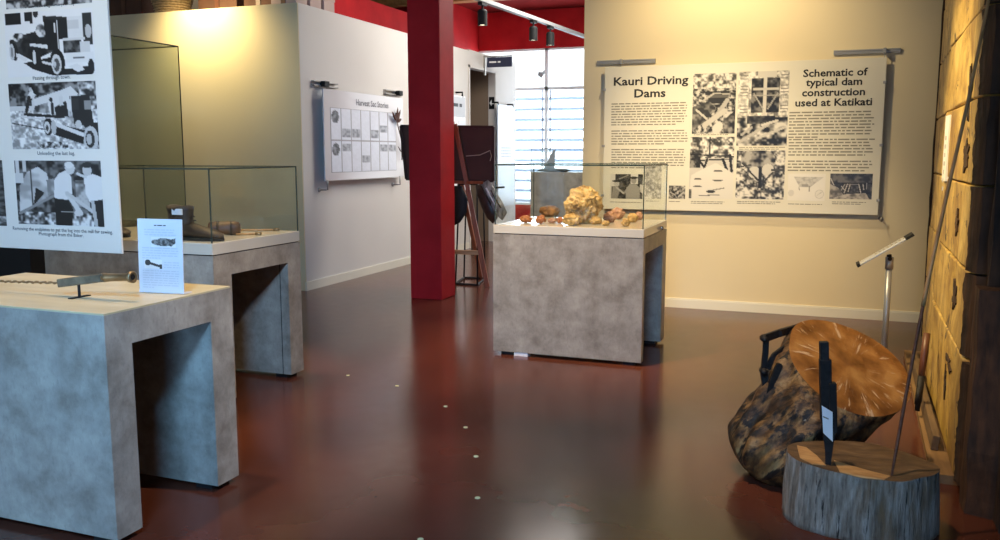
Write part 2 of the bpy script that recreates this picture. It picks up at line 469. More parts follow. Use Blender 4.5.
# ---------------------------------------------------------------- printed pictures and writing
class Cv:
    """a small greyscale canvas; coordinates run 0..1 right and down"""

    def __init__(s, w, h, base=0.85, seed=1):
        s.w, s.h = w, h
        s.a = np.full((h, w), float(base))
        s.rng = np.random.default_rng(seed)
        yy, xx = np.mgrid[0:h, 0:w]
        s.x = (xx + 0.5) / w; s.y = (yy + 0.5) / h

    def field(s, fx, fy):
        g = s.rng.random((int(fy) + 3, int(fx) + 3))
        X = s.x * fx; Y = s.y * fy
        xi = X.astype(int); yi = Y.astype(int)
        tx = X - xi; ty = Y - yi
        tx = tx * tx * (3 - 2 * tx); ty = ty * ty * (3 - 2 * ty)
        return (g[yi, xi] * (1 - tx) + g[yi, xi + 1] * tx) * (1 - ty) + (g[yi + 1, xi] * (1 - tx) + g[yi + 1, xi + 1] * tx) * ty

    def put(s, mask, v):
        if isinstance(v, tuple):
            lo, hi, fr = v
            f = 0.6 * s.field(fr, fr * s.h / s.w) + 0.4 * s.field(fr * 2.3, fr * 2.3 * s.h / s.w)
            f = np.clip((f - 0.5) * 2.6 + 0.5, 0, 1)
            s.a = np.where(mask, lo + (hi - lo) * f, s.a)
        else:
            s.a = np.where(mask, v, s.a)
        return s

    def rect(s, x0, y0, x1, y1, v): return s.put((s.x >= x0) & (s.x <= x1) & (s.y >= y0) & (s.y <= y1), v)

    def ell(s, cx, cy, rx, ry, v, rot=0.0):
        c, q = math.cos(rot), math.sin(rot)
        dx, dy = s.x - cx, s.y - cy
        return s.put(((dx * c + dy * q) / rx) ** 2 + ((-dx * q + dy * c) / ry) ** 2 <= 1, v)

    def poly(s, pts, v):
        ins = np.zeros_like(s.a, bool)
        n = len(pts)
        for i in range(n):
            x0, y0 = pts[i]; x1, y1 = pts[(i + 1) % n]
            if y0 == y1: continue
            c = (s.y > min(y0, y1)) & (s.y <= max(y0, y1)) & (s.x < (x1 - x0) * (s.y - y0) / (y1 - y0) + x0)
            ins ^= c
        return s.put(ins, v)

    def line(s, x0, y0, x1, y1, w, v):
        ar = s.h / s.w
        dx, dy = x1 - x0, (y1 - y0) * ar
        l2 = dx * dx + dy * dy + 1e-9
        t = np.clip(((s.x - x0) * dx + (s.y - y0) * ar * dy) / l2, 0, 1)
        d = np.hypot(s.x - x0 - t * dx, (s.y - y0) * ar - t * dy)
        return s.put(d <= w / 2, v)


INKT = (1.0, 0.96, 0.88)


def picture(name, parent, o, ux, uz, cv, tint=INKT):
    """a printed picture: o is its upper left corner, ux / uz the full-width and full-height vectors (right, down)"""
    o, ux, uz = Vector(o), Vector(ux), Vector(uz)
    h, w = cv.a.shape
    me = bpy.data.meshes.new(name)
    vs = [tuple(o + ux * (i / (w - 1)) + uz * (j / (h - 1))) for j in range(h) for i in range(w)]
    fs = [(j * w + i, (j + 1) * w + i, (j + 1) * w + i + 1, j * w + i + 1) for j in range(h - 1) for i in range(w - 1)]
    me.from_pydata(vs, [], fs)
    ca = me.color_attributes.new('print', 'FLOAT_COLOR', 'POINT')
    g = np.clip(cv.a, 0, 1).ravel() ** 2.0 * 0.80 + 0.006
    ca.data.foreach_set('color', np.stack([g * tint[0], g * tint[1], g * tint[2], np.ones_like(g)], 1).astype(np.float32).ravel())
    return link(name, me, M['print'], parent)


def text(name, parent, s, o, ux, un, size, mat, bold=0.0, align='CENTER', wide=1.0, spacing=1.0):
    """writing as a flat mesh: o = anchor (first baseline), ux = reading direction, un = outward normal"""
    c = bpy.data.curves.new(name, 'FONT')
    c.body = s; c.size = size; c.align_x = align; c.offset = bold * size; c.space_line = spacing
    c.resolution_u = 2
    t = bpy.data.objects.new(name, c)
    COL.objects.link(t)
    dg = bpy.context.evaluated_depsgraph_get()
    me = bpy.data.meshes.new_from_object(t.evaluated_get(dg))
    bpy.data.objects.remove(t)
    ux, un = Vector(ux).normalized(), Vector(un).normalized()
    up = un.cross(ux)
    mw = Matrix(((ux.x * wide, up.x, un.x, o[0]), (ux.y * wide, up.y, un.y, o[1]), (ux.z * wide, up.z, un.z, o[2]), (0, 0, 0, 1)))
    me.transform(mw)
    me.materials.clear()
    return link(name, me, mat, parent)


def small_print(name, parent, o, ux, uz, w, lines, pitch, mat, seed=1, last=1.0, xh=0.42):
    """lines of print too small to read in the photograph, as rows of little word blocks"""
    rg = random.Random(seed)
    o, ux, uz = Vector(o), Vector(ux).normalized(), Vector(uz).normalized()
    b = MB()
    for k in range(lines):
        lim = w * (last if k == lines - 1 else rg.uniform(0.95, 1.0))
        x = 0.0
        while x < lim:
            wl = min(rg.choice((2, 3, 4, 5, 6, 8)) * pitch * 0.42, lim - x)
            if wl > pitch * 0.3:
                p0 = o + ux * x + uz * (k * pitch)
                b.quad(p0, p0 + ux * wl, p0 + ux * wl + uz * pitch * xh, p0 + uz * pitch * xh)
            x += wl + pitch * 0.42
    return b.obj(name, mat, parent)


# =====================================================================================  THE ROOM
MB().box((-9.5, -4.2, -0.1), (2.6, 17.2, 0)).struct('floor', M['floor'])
MB().box((-9.5, -4.2, 4.62), (2.6, 17.2, 4.75)).struct('ceiling', M['ceil_dark'])
# right side wall and the wall behind the camera
MB().box((1.25, -4.0, 0), (1.4, 8.7, 4.62)).struct('wall_right', M['blackwall'])
MB().box((-9.3, -4.1, 0), (-9.15, 17.0, 4.62)).struct('wall_left', M['cream'])
b = MB()
b.box((-9.15, -4.0, 0), (-9.05, -3.9, 4.62)); b.box((-6.35, -4.0, 0), (-0.95, -3.9, 4.62)); b.box((1.2, -4.0, 0), (1.25, -3.9, 4.62))
b.box((-9.05, -4.0, 0), (-6.35, -3.9, 0.45)); b.box((-9.05, -4.0, 3.1), (-6.35, -3.9, 4.62)); b.box((-0.95, -4.0, 2.25), (1.2, -3.9, 4.62))
b.struct('wall_back', M['cream'])
wd = MB()
for xx in (-9.05, -7.73, -6.41): wd.box((xx, -3.99, 0.45), (xx + 0.06, -3.92, 3.1))
wd.box((-9.05, -3.99, 0.45), (-6.35, -3.92, 0.51)); wd.box((-9.05, -3.99, 3.04), (-6.35, -3.92, 3.1))
props(wd.obj('window_2', M['frame_white']), kind='structure')

wd = MB()
for xx in (-0.95, 0.10, 1.14): wd.box((xx, -3.99, 0.0), (xx + 0.06, -3.92, 2.25))
wd.box((-0.95, -3.99, 2.19), (1.2, -3.92, 2.25)); wd.box((-0.95, -3.99, 0.0), (1.2, -3.92, 0.05))
props(wd.obj('door_2', M['frame_white']), kind='structure')

# cream partition that carries the dam board
MB().box((-2.40, 8.70, 0), (1.4, 8.84, 4.62)).struct('wall_front', M['cream'])
b = MB().box((-2.40, 8.682, 0), (1.25, 8.70, 0.085))
b.box((-2.40, 8.688, 0.085), (1.25, 8.70, 0.098))
b.struct('baseboard_front', M['trim'])

# boxed-in rooms on the left: yellow face, long white face with a doorway, flat roof
MB().box((-9.15, 8.265, 0), (-5.502, 8.37, 3.17)).struct('wall_partition_yellow', M['yellow_wall'])
b = MB()
b.box((-5.6, 8.28, 0), (-5.5, 13.05, 3.17))
b.box((-5.6, 13.05, 2.92), (-5.5, 14.2, 3.19))
b.box((-5.6, 14.2, 0), (-5.5, 15.25, 3.19))
b.box((-6.6, 15.15, 0), (-5.6, 15.25, 3.19))
b.struct('wall_partition_white', M['white_wall'])
MB().box((-5.505, 8.26, 0), (-5.487, 13.0, 0.10)).struct('baseboard_partition', M['trim'])
b = MB().box((-9.15, 8.37, 3.06), (-5.6, 15.15, 3.15))
b.struct('ceiling_partition', M['white_wall'])
M['lobby'] = plain('brown_lobby_paint', (0.22, 0.16, 0.11), 0.7)
b = MB().box((-7.2, 14.2, 0), (-5.6, 14.28, 3.06)); b.box((-7.3, 12.2, 0), (-7.2, 14.28, 3.06)); b.box((-7.2, 12.2, 0), (-5.6, 12.28, 3.06))
b.struct('wall_lobby', M['lobby'])
b = MB().box((-5.62, 13.02, 0), (-5.485, 13.06, 2.95)); b.box((-5.62, 14.19, 0), (-5.485, 14.23, 2.95)); b.box((-5.62, 13.02, 2.91), (-5.485, 14.23, 2.95))
b.struct('trim_1', M['white_wall'])
dr = MB().box((-7.19, 12.9, 0.0), (-7.14, 13.75, 2.32), 0.004).struct('door_1', plain('dark_brown_door', (0.10, 0.055, 0.03), 0.5))
MB().tube([(-7.14, 13.68, 1.05), (-7.09, 13.68, 1.05), (-7.09, 13.57, 1.05)], 0.012).obj('door_handle', M['silver'], dr)

# red upper walls, red soffit and timber beam
MB().box((-6.8, 10.55, 3.16), (-6.7, 13.7, 3.86)).box((-6.8, 13.7, 3.16), (-6.7, 16.4, 4.31)).struct('wall_red_side', M['red'])
b = MB()
b.box((-6.8, 16.4, 3.57), (-1.0, 16.55, 4.30))
b.box((-6.8, 16.4, 0), (-1.0, 16.55, 0.52))
b.box((-9.15, 16.4, 0), (-6.72, 16.55, 4.62))
b.box((-1.0, 16.4, 0), (1.4, 16.55, 4.62))
b.struct('wall_rear_red', M['red'])
MB().box((-9.15, 15.1, 4.31), (1.4, 16.5, 4.4)).struct('ceiling_soffit', M['red_dark'])
MB().box((-9.15, 14.85, 4.28), (1.4, 15.08, 4.62)).struct('trim_2', M['ceil_wood'])
b = MB()
for yy in (9.6, 11.6, 13.4): b.box((-9.15, yy, 4.38), (2.0, yy + 0.12, 4.62))
b.struct('trim_3', M['ceil_wood'])
MB().box((1.15, 8.84, 0), (1.3, 16.4, 4.62)).struct('wall_hall_right', M['cream'])

# rear louvre window
w1 = MB()
for xx in (-6.72, -5.28, -3.9): w1.box((xx - 0.035, 16.41, 0.52), (xx + 0.035, 16.5, 3.57))
w1.box((-6.72, 16.41, 2.77), (-3.9, 16.5, 2.83)); w1.box((-6.72, 16.41, 0.52), (-3.9, 16.5, 0.57)); w1.box((-6.72, 16.41, 3.53), (-3.9, 16.5, 3.57))
w1 = props(w1.obj('window_1', M['frame_white']), kind='structure')
MB().box((-6.7, 16.455, 2.83), (-3.9, 16.46, 3.53)).obj('pane', M['glass'], w1)
M['louvre'] = None
m, nt, p = mat_new('frosted_louvre_glass')
nt.nodes.remove(p)
tl = nt.nodes.new('ShaderNodeBsdfTranslucent'); tl.inputs[0].default_value = (0.93, 0.96, 1, 1)
tr = nt.nodes.new('ShaderNodeBsdfTransparent'); tr.inputs[0].default_value = (0.86, 0.92, 0.98, 1)
mx = nt.nodes.new('ShaderNodeMixShader'); mx.inputs[0].default_value = 0.5
L(nt, tl.outputs[0], mx.inputs[1]); L(nt, tr.outputs[0], mx.inputs[2]); L(nt, mx.outputs[0], nt.nodes['Material Output'].inputs[0])
M['louvre'] = m
m, nt, p = mat_new('frosted_blade_edge')
nt.nodes.remove(p)
tl = nt.nodes.new('ShaderNodeBsdfTranslucent'); tl.inputs[0].default_value = (0.40, 0.43, 0.48, 1)
tr = nt.nodes.new('ShaderNodeBsdfTransparent'); tr.inputs[0].default_value = (0.24, 0.26, 0.29, 1)
mx = nt.nodes.new('ShaderNodeMixShader'); mx.inputs[0].default_value = 0.5
L(nt, tl.outputs[0], mx.inputs[1]); L(nt, tr.outputs[0], mx.inputs[2]); L(nt, mx.outputs[0], nt.nodes['Material Output'].inputs[0])
M['louvre_dim'] = m
for x0, x1 in ((-6.68, -5.32), (-5.24, -3.93)):
    for k in range(11):
        z = 0.62 + k * 0.2
        MB().obox(((x0 + x1) / 2, 16.46, z + 0.09), ((x1 - x0) / 2, 0, 0), (0, 0.028, -0.10), (0, 0.0035, 0.001)).obj('louvre_blade', M['louvre'], w1)
        MB().box((x0, 16.43, z - 0.045), (x1, 16.445, z + 0.015)).obj('blade_edge', M.setdefault('blade_edge', M['louvre_dim']), w1)
b = MB()
for xx in (-5.36, -5.2):
    b.box((xx - 0.012, 16.42, 0.57), (xx + 0.012, 16.445, 2.77))
b.obj('louvre_clips', plain('grey_louvre_clip', (0.35, 0.37, 0.4), 0.5), w1)
t = thing('wall_sticker', (-5.42, 16.45, 3.05), 'small grey bird-shaped sticker on the upper window pane beside the mullion', 'sticker')
MB().prism([(-5.47, 16.448, 3.06), (-5.40, 16.448, 3.0), (-5.33, 16.448, 3.09), (-5.30, 16.448, 3.19), (-5.38, 16.448, 3.12), (-5.46, 16.448, 3.13)], (0, 0.004, 0)).obj(
    'sticker_sheet', plain('grey_sticker', (0.25, 0.25, 0.26), 0.6), t)

# red pillar
t = MB().box((-4.165, 8.24, 0), (-3.80, 8.60, 4.62), 0.008)
b = t.obj('pillar_red', M['red'])
b.name = 'trim_4'
props(b, kind='structure')


# =====================================================================================  DISPLAY PLINTHS AND CASES
def plinth(parent, x0, x1, y0, y1, ztop, lt, zo, mat, far_lt=None):
    """two leg panels across the depth joined by a top; open through from side to side"""
    far_lt = far_lt or lt
    MB().box((x0, y0, 0.028), (x1, y0 + lt, zo)).obj('leg_panel', mat, parent)
    MB().box((x0, y1 - far_lt, 0.028), (x1, y1, zo)).obj('leg_panel', mat, parent)
    MB().box((x0, y0, zo), (x1, y1, ztop)).obj('top_panel', mat, parent)
    for fx in (x0 + 0.06, x1 - 0.14):
        for fy0, fy1 in ((y0 + 0.015, y0 + lt - 0.01), (y1 - far_lt + 0.015, y1 - 0.01)):
            MB().box((fx, fy0, 0), (fx + 0.09, fy1, 0.028), 0.002).obj('foot', M['black'], parent)


def glass_case(parent, x0, x1, y0, y1, z0, z1, mat, g=0.006):
    """five glass panes and dark seams along the joints"""
    MB().box((x0, y0, z0), (x1, y0 + g, z1)).obj('glass_pane', mat, parent)
    MB().box((x0, y1 - g, z0), (x1, y1, z1)).obj('glass_pane', mat, parent)
    MB().box((x0, y0 + g, z0), (x0 + g, y1 - g, z1)).obj('glass_pane', mat, parent)
    MB().box((x1 - g, y0 + g, z0), (x1, y1 - g, z1)).obj('glass_pane', mat, parent)
    MB().box((x0, y0, z1), (x1, y1, z1 + g)).obj('glass_lid', mat, parent)
    e = 0.0035
    b = MB()
    for X in (x0, x1):
        for Y in (y0, y1): b.box((X - e, Y - e, z0), (X + e, Y + e, z1 + g))
    for Y in (y0, y1): b.box((x0, Y - e, z1 - e), (x1, Y + e, z1 + g + 0.001))
    for X in (x0, x1): b.box((X - e, y0, z1 - e), (X + e, y1, z1 + g + 0.001))
    b.obj('glass_edge', M['edge'], parent)


# front bench
BX0, BX1, BY0, BY1 = -3.85, -2.57, 2.495, 3.25
t = thing('display_bench', ((BX0 + BX1) / 2, (BY0 + BY1) / 2, 0), 'open-sided concrete-look display bench nearest the camera, carrying the brass-ended tool and info card', 'display bench')
plinth(t, BX0, BX1, BY0, BY1, 0.932, 0.134, 0.80, M['concrete'], 0.15)
MB().box((BX0 + 0.002, BY0 + 0.002, 0.932), (BX1 - 0.002, BY1 - 0.002, 0.940), 0.001).obj('top_sheet', M['bench_top'], t, label='pale cream top sheet')

# second case
CX0, CX1, CY0, CY1 = -4.77, -3.424, 4.175, 5.085
t = thing('display_case', ((CX0 + CX1) / 2, (CY0 + CY1) / 2, 0), 'glass display case on concrete-look plinth behind the white photo banner, holding old boots', 'display case')
plinth(t, CX0, CX1, CY0, CY1, 0.938, 0.165, 0.81, M['concrete'], 0.15)
MB().box((CX1 - 0.067, CY1 - 0.153, 0.03), (CX1 - 0.064, CY1 - 0.15, 0.80)).obj('panel_joint', M['black'], t)
MB().box((CX0, CY0, 0.944), (CX1, CY1, 1.015), 0.003).obj('deck', M['deck'], t, label='cream deck under the glass')
MB().box((CX0 + 0.01, CY0 + 0.01, 0.938), (CX1 - 0.01, CY1 - 0.01, 0.944)).obj('shadow_gap', M['black'], t)
glass_case(t, CX0 + 0.012, CX1 - 0.008, CY0 + 0.008, CY1 - 0.008, 1.015, 1.455, M['glass'])

# gum case in the middle of the room
GX0, GX1, GY0, GY1 = -2.39, -1.232, 6.13, 7.06
t = thing('display_case', ((GX0 + GX1) / 2, (GY0 + GY1) / 2, 0), 'glass display case on concrete-look plinth mid-room, holding lumps of amber gum', 'display case')
plinth(t, GX0, GX1, GY0, GY1, 0.938, 0.07, 0.825, M['concrete'], 0.16)
MB().box((GX0, GY0, 0.944), (GX1, GY1, 1.008), 0.003).obj('deck', M['deck'], t, label='cream deck under the glass')
MB().box((GX0 + 0.01, GY0 + 0.01, 0.938), (GX1 - 0.01, GY1 - 0.01, 0.944)).obj('shadow_gap', M['black'], t)
glass_case(t, GX0 + 0.015, GX1 - 0.008, GY0 + 0.008, GY1 - 0.01, 1.008, 1.46, M['glass'])
lk = MB().lathe([(0.0, 0), (0.016, 0), (0.016, 0.02), (0.012, 0.024), (0.0, 0.024)], (GX1, 6.78, 0.968), (1, 0, 0), 16).obj('lock', M['chrome'], t, True, 'bright steel lock')
MB().box((GX1 + 0.0235, 6.777, 0.960), (GX1 + 0.0255, 6.783, 0.976)).obj('keyhole', M['black'], lk)
b = MB().box((-2.22, 6.135, 0.0), (-2.11, 6.20, 0.027)); b.obj('leveller', M['paper'], t, label='white leveller under the front')

# far case by the window
t = thing('display_case', (-4.15, 14.2, 0), 'tall grey plinth case standing far back in front of the louvre window', 'display case')
MB().box((-4.77, 13.98, 0.03), (-3.55, 14.6, 1.23), 0.006).obj('plinth_body', M['concrete'], t)
MB().box((-4.70, 14.03, 0), (-3.62, 14.55, 0.03)).obj('foot', M['black'], t)
glass_case(t, -4.76, -3.56, 13.99, 14.59, 1.23, 1.62, M['glass'])
t = thing('fin_ornament', (-4.47, 14.25, 1.23), 'grey ornament with an upright fin standing on the far window plinth', 'ornament')
MB().prism([(-4.62, 14.2, 1.26), (-4.44, 14.2, 1.60), (-4.40, 14.2, 1.60), (-4.42, 14.2, 1.26)], (0, 0.02, 0)).obj('fin', plain('grey_fin', (0.30, 0.32, 0.34), 0.5), t)
MB().rings([[(x, 14.21 + w * math.cos(a), 1.262 + h * math.sin(a)) for a in [k * math.pi / 4 for k in range(8)]]
            for x, w, h in ((-4.72, 0.008, 0.01), (-4.6, 0.06, 0.03), (-4.4, 0.07, 0.032), (-4.22, 0.05, 0.03), (-4.14, 0.008, 0.01))]).obj('hull', plain('grey_hull', (0.22, 0.24, 0.26), 0.4), t, True)
t = thing('bowl', (-4.22, 14.12, 1.23), 'small dark oval dish on the far window plinth in front of the fin ornament', 'bowl')
b = MB().lathe([(0.0, 0), (0.05, 0), (0.10, 0.035), (0.092, 0.035), (0.045, 0.01), (0, 0.01)], (-4.22, 14.12, 1.23), n=20)
b.obj('bowl_body', M['black'], t, True)

# tall glass cabinet by the yellow wall
t = thing('glass_cabinet', (-6.0, 5.4, 0), 'tall greenish glass cabinet on a black base between the boot case and yellow wall', 'cabinet')
MB().box((-6.75, 4.55, 0.03), (-5.34, 6.2, 0.94), 0.004).obj('base', M['black'], t)
MB().box((-6.70, 4.6, 0), (-5.40, 6.15, 0.03)).obj('foot', M['black'], t)
glass_case(t, -6.74, -5.35, 4.56, 6.195, 0.94, 2.465, M['glass_tint'])
MB().box((-6.70, 5.66, 0.945), (-5.60, 5.70, 1.92)).obj('reflection_panel', plain('grey_green_panel', (0.085, 0.09, 0.07), 0.6), t, label='dark grey-green panel inside, imitating a reflection in the glass')  # added dark panel standing in for shapes reflected in the glass

# =====================================================================================  THINGS ON THE FRONT BENCH
YB = 2.76
t = thing('iron_rod_tool', (-3.0, YB, 0.94), 'long iron rod tool with brass socket end lying on its stand on front bench', 'tool')
ax = Vector((1, 0.05, 0.02)).normalized()
c0 = at(60, 283, Y=YB); c1 = at(104, 277.5, Y=YB); c2 = at(133, 277, Y=YB)
dirr = (c2 - c0).normalized()
MB().bar(c0, c0 + (c1 - c0) * 1.03, 0.036, 0.034, (0, -1, 0), 0.004).obj('socket_block', ramped('grey_brown_iron', [(0.3, (0.09, 0.07, 0.045)), (0.7, (0.22, 0.175, 0.11))], nscale=14, rough=0.7, spec=0.2), t)
ln = (c2 - c1).length
MB().lathe([(0.0, 0), (0.020, 0), (0.0175, 0.02), (0.0165, 0.05), (0.0165, ln - 0.022), (0.023, ln - 0.016), (0.0255, ln), (0.018, ln + 0.004), (0.012, ln - 0.004), (0.0, ln - 0.004)], c1, c2 - c1, 24).obj('brass_socket', M['brass'], t, True)
MB().lathe([(0, 0), (0.012, 0), (0.011, 0.0015), (0, 0.0015)], c2 - dirr * 0.0005, c2 - c1, 16).obj('socket_bore', M['black'], t)
pts, rr = [], []
for k in range(90):
    s = k / 89
    q = c0 + (Vector((-3.82, YB - 0.02, 0.975)) - c0) * s
    q.z += 0.002 * math.sin(k * 1.3); q.y += 0.002 * math.cos(k * 1.3)
    pts.append(q); rr.append(0.0050 + 0.0010 * math.sin(k * 2.1))
MB().tube(pts, rr, 8).obj('twisted_rod', plain('brown_rod', (0.20, 0.13, 0.06), 0.5, 0.4, vary=0.3, scale=60), t, True)
sf = at(82, 297, Z=0.941)
st = c0 + dirr * ((sf - c0).dot(dirr))
b = MB().tube([(st.x, st.y, 0.943), (st.x, st.y, st.z - 0.012)], 0.006)
b.box((st.x - 0.012, st.y - 0.05, 0.94), (st.x + 0.012, st.y + 0.05, 0.944))
b.obj('stand', M['black'], t)
b = MB().tube([(-3.6, YB, 0.943), (-3.6, YB, 0.972)], 0.006); b.box((-3.612, YB - 0.05, 0.94), (-3.588, YB + 0.05, 0.944))
b.obj('stand', M['black'], t)

# info card
pa, pb = at(140, 292, Z=0.941), at(187, 292, Z=0.941)
pb = Vector((pa.x + 0.225, pa.y + 0.02, 0.941))
ux = (pb - pa).normalized()
hh = 0.325
up = Vector((0, 0.03, 1)).normalized()
nrm = ux.cross(up).normalized()
ww = (pb - pa).length
t = thing('information_card', (pa + pb) / 2, 'white information card with two tool pictures standing upright on the front bench', 'sign')
MB().obox(pa + ux * ww / 2 + up * hh / 2, ux * ww / 2, up * hh / 2, nrm * 0.002).obj('card_sheet', M['acrylic'], t)
MB().obox(pa + ux * ww / 2 - nrm * 0.025 + Vector((0, 0, 0.003)), ux * ww / 2, -nrm * 0.03, Vector((0, 0, 0.002))).obj('card_foot', M['acrylic'], t)
f0 = pa + up * hh + nrm * 0.0026
small_print('heading_text', t, f0 + ux * 0.085 - up * 0.026, ux, -up, 0.06, 1, 0.010, M['ink'], 3)
small_print('body_text', t, f0 + ux * 0.035 - up * 0.045, ux, -up, 0.16, 3, 0.011, M['ink_pale'], 4)
small_print('body_text', t, f0 + ux * 0.02 - up * 0.125, ux, -up, 0.185, 5, 0.011, M['ink_pale'], 5, 0.5)
small_print('body_text', t, f0 + ux * 0.02 - up * 0.225, ux, -up, 0.185, 8, 0.0105, M['ink_pale'], 6, 0.3)
small_print('body_text', t, f0 + ux * 0.13 - up * 0.187, ux, -up, 0.08, 3, 0.0105, M['ink_pale'], 7)
cv = Cv(48, 22, 0.92, 4).ell(0.5, 0.5, 0.48, 0.36, (0.15, 0.5, 12), 0.0).poly([(0.7, 0.3), (1, 0.1), (0.95, 0.6), (0.8, 0.9), (0.7, 0.8)], (0.15, 0.5, 12)).poly([(0.1, 0), (0.35, 0), (0.3, 0.25), (0.1, 0.3)], 0.92)
picture('photograph', t, f0 + ux * 0.068 - up * 0.078, ux * 0.125, -up * 0.045, cv)
cv = Cv(40, 20, 0.92, 5).line(0.2, 0.35, 0.95, 0.75, 0.13, 0.15).ell(0.2, 0.35, 0.16, 0.32, 0.15).rect(0.86, 0.5, 1.0, 0.98, 0.2)
picture('photograph', t, f0 + ux * 0.03 - up * 0.178, ux * 0.09, -up * 0.04, cv)

# =====================================================================================  THINGS IN THE BOOT CASE
ZD = 1.0155
M['leather'] = ramped('old_dark_leather', [(0.3, (0.008, 0.005, 0.003)), (0.55, (0.022, 0.012, 0.007)), (0.8, (0.08, 0.045, 0.022))], nscale=9, rough=0.55, bump=0.6)


def boot(label, toe, heel, height, wd, group=None, lean=0.0):
    """worn ankle boot: lofted foot and shaft with an open top, sole and tongue"""
    toe, heel = Vector(toe), Vector(heel)
    d = (toe - heel); ln = d.length; d.normalize(); sd = Vector((-d.y, d.x, 0))
    t = thing('leather_boot', (toe + heel) / 2, label, 'boot', group)
    prof = [(-0.02, 0.5, 0.32), (0.05, 0.85, 0.42), (0.25, 0.95, 0.48), (0.45, 0.9, 0.46), (0.65, 1.0, 0.36), (0.85, 0.92, 0.27), (0.97, 0.6, 0.2), (1.02, 0.2, 0.1)]
    rg = random.Random(len(label))
    rings = []
    for s, w, h in prof:
        c = heel + d * ln * s
        rings.append([c + sd * wd / 2 * w * math.cos(a) * rg.uniform(0.92, 1.05) + Vector((0, 0, 0.012 + height * h * (0.5 + 0.5 * math.sin(a)) * rg.uniform(0.95, 1.04)))
                      for a in [k * math.pi / 8 for k in range(16)]])
    MB().rings(rings).obj('foot_upper', M['leather'], t, True)
    c = heel + d * ln * 0.2
    sh = []
    for z, rx in ((0.25, 0.30), (0.6, 0.27), (0.85, 0.28), (1.0, 0.30), (0.98, 0.26), (0.6, 0.22), (0.4, 0.20)):
        cc = c + d * lean * z
        sh.append([cc + d * ln * rx * 0.85 * math.cos(a) + sd * wd * 0.46 * math.sin(a) * rx / 0.28 + Vector((0, 0, height * z + (0.012 * math.cos(a * 2 + 1) if z > 0.8 else 0)))
                   for a in [k * math.pi / 8 for k in range(16)]])
    MB().rings(sh).obj('shaft', M['leather'], t, True)
    so = []
    for z in (0, 0.016):
        so.append([heel + d * ln * (0.5 + 0.54 * math.cos(a)) + sd * wd / 2 * (1.04 if math.cos(a) > 0 else 0.9) * math.sin(a) + Vector((0, 0, z)) for a in [k * math.pi / 10 for k in range(20)]])
    MB().rings(so).obj('sole', M['black'], t)
    q = c + d * ln * 0.05 + Vector((0, 0, height * 0.86)) + sd * -wd * 0.44
    MB().obox(q, d * ln * 0.1, Vector((0, 0, height * 0.09)), sd * -0.004).obj('patch', M['paper'], t, label='white worn patch')
    for k in range(3):
        z = height * (0.45 + 0.12 * k)
        MB().tube([c + d * ln * (0.27 - 0.02 * k) + sd * wd * 0.2 + Vector((0, 0, z)), c + d * ln * (0.30 - 0.02 * k) + Vector((0, 0, z + 0.006)), c + d * ln * (0.27 - 0.02 * k) - sd * wd * 0.2 + Vector((0, 0, z))], 0.004, 6).obj('lace', M['black'], t)
    return t


def dk(x, y): return at(x, y, Z=ZD)


boot('dark worn leather boot with a white patch at its collar, in the boot case', dk(222, 241), dk(172, 239), 0.205, 0.12)
boot('dark leather boot lying at the left behind the information card, in the boot case', dk(121, 238) + Vector((0.0, 0.05, 0)), dk(100, 238) + Vector((-0.1, 0.2, 0)), 0.13, 0.10)
# rolled dark hide beside the boot
a0, a1 = dk(196, 237) + Vector((0, 0.12, 0.045)), dk(231, 236) + Vector((0, 0.10, 0.043))
t = thing('rolled_hide', (a0 + a1) / 2 - Vector((0, 0, 0.045)), 'brown rolled leather bundle lying beside the patched boot in the case', 'leather roll')
rings = []
dd = (a1 - a0).normalized(); s1 = Vector((0, 0, 1)); s2 = dd.cross(s1)
for k, s in enumerate((0, 0.03, 0.25, 0.5, 0.75, 0.95, 1.0)):
    r = (0.030, 0.042, 0.046, 0.043, 0.046, 0.043, 0.032)[k]
    rings.append([a0 + (a1 - a0) * s + (s1 * math.sin(q) + s2 * math.cos(q)) * r * (1 + 0.07 * math.sin(3 * q + k)) for q in [j * math.pi / 9 for j in range(18)]])
MB().rings(rings).obj('roll', ramped('brown_leather', [(0.3, (0.035, 0.016, 0.007)), (0.7, (0.13, 0.062, 0.026))], nscale=12, rough=0.5, bump=0.3), t, True)
for s in (0.3, 0.72):
    c = a0 + (a1 - a0) * s
    MB().lathe([(0.040, -0.008), (0.0495, -0.007), (0.0495, 0.007), (0.040, 0.008)], c, dd, 18).obj('strap', M['leather'], t, True)
# two rods
for (x0, y0, x1, y1, lb) in ((236, 231.5, 278, 231, 'longer thin metal rod with knobbed end in the boot case'), (236, 235.5, 260, 235, 'shorter thin metal rod with forked end in the boot case')):
    p0, p1 = dk(x0, y0) + Vector((0, 0, 0.008)), dk(x1, y1) + Vector((0, 0, 0.008))
    t = thing('metal_rod', (p0 + p1) / 2 - Vector((0, 0, 0.008)), lb, 'rod')
    MB().tube([p0, p1], 0.007).obj('shaft', M['pole'], t, True)
    MB().tube([p1 - (p1 - p0).normalized() * 0.03, p1 + (p1 - p0).normalized() * 0.01], [0.011, 0.013]).obj('end_knob', M['brass'], t, True)


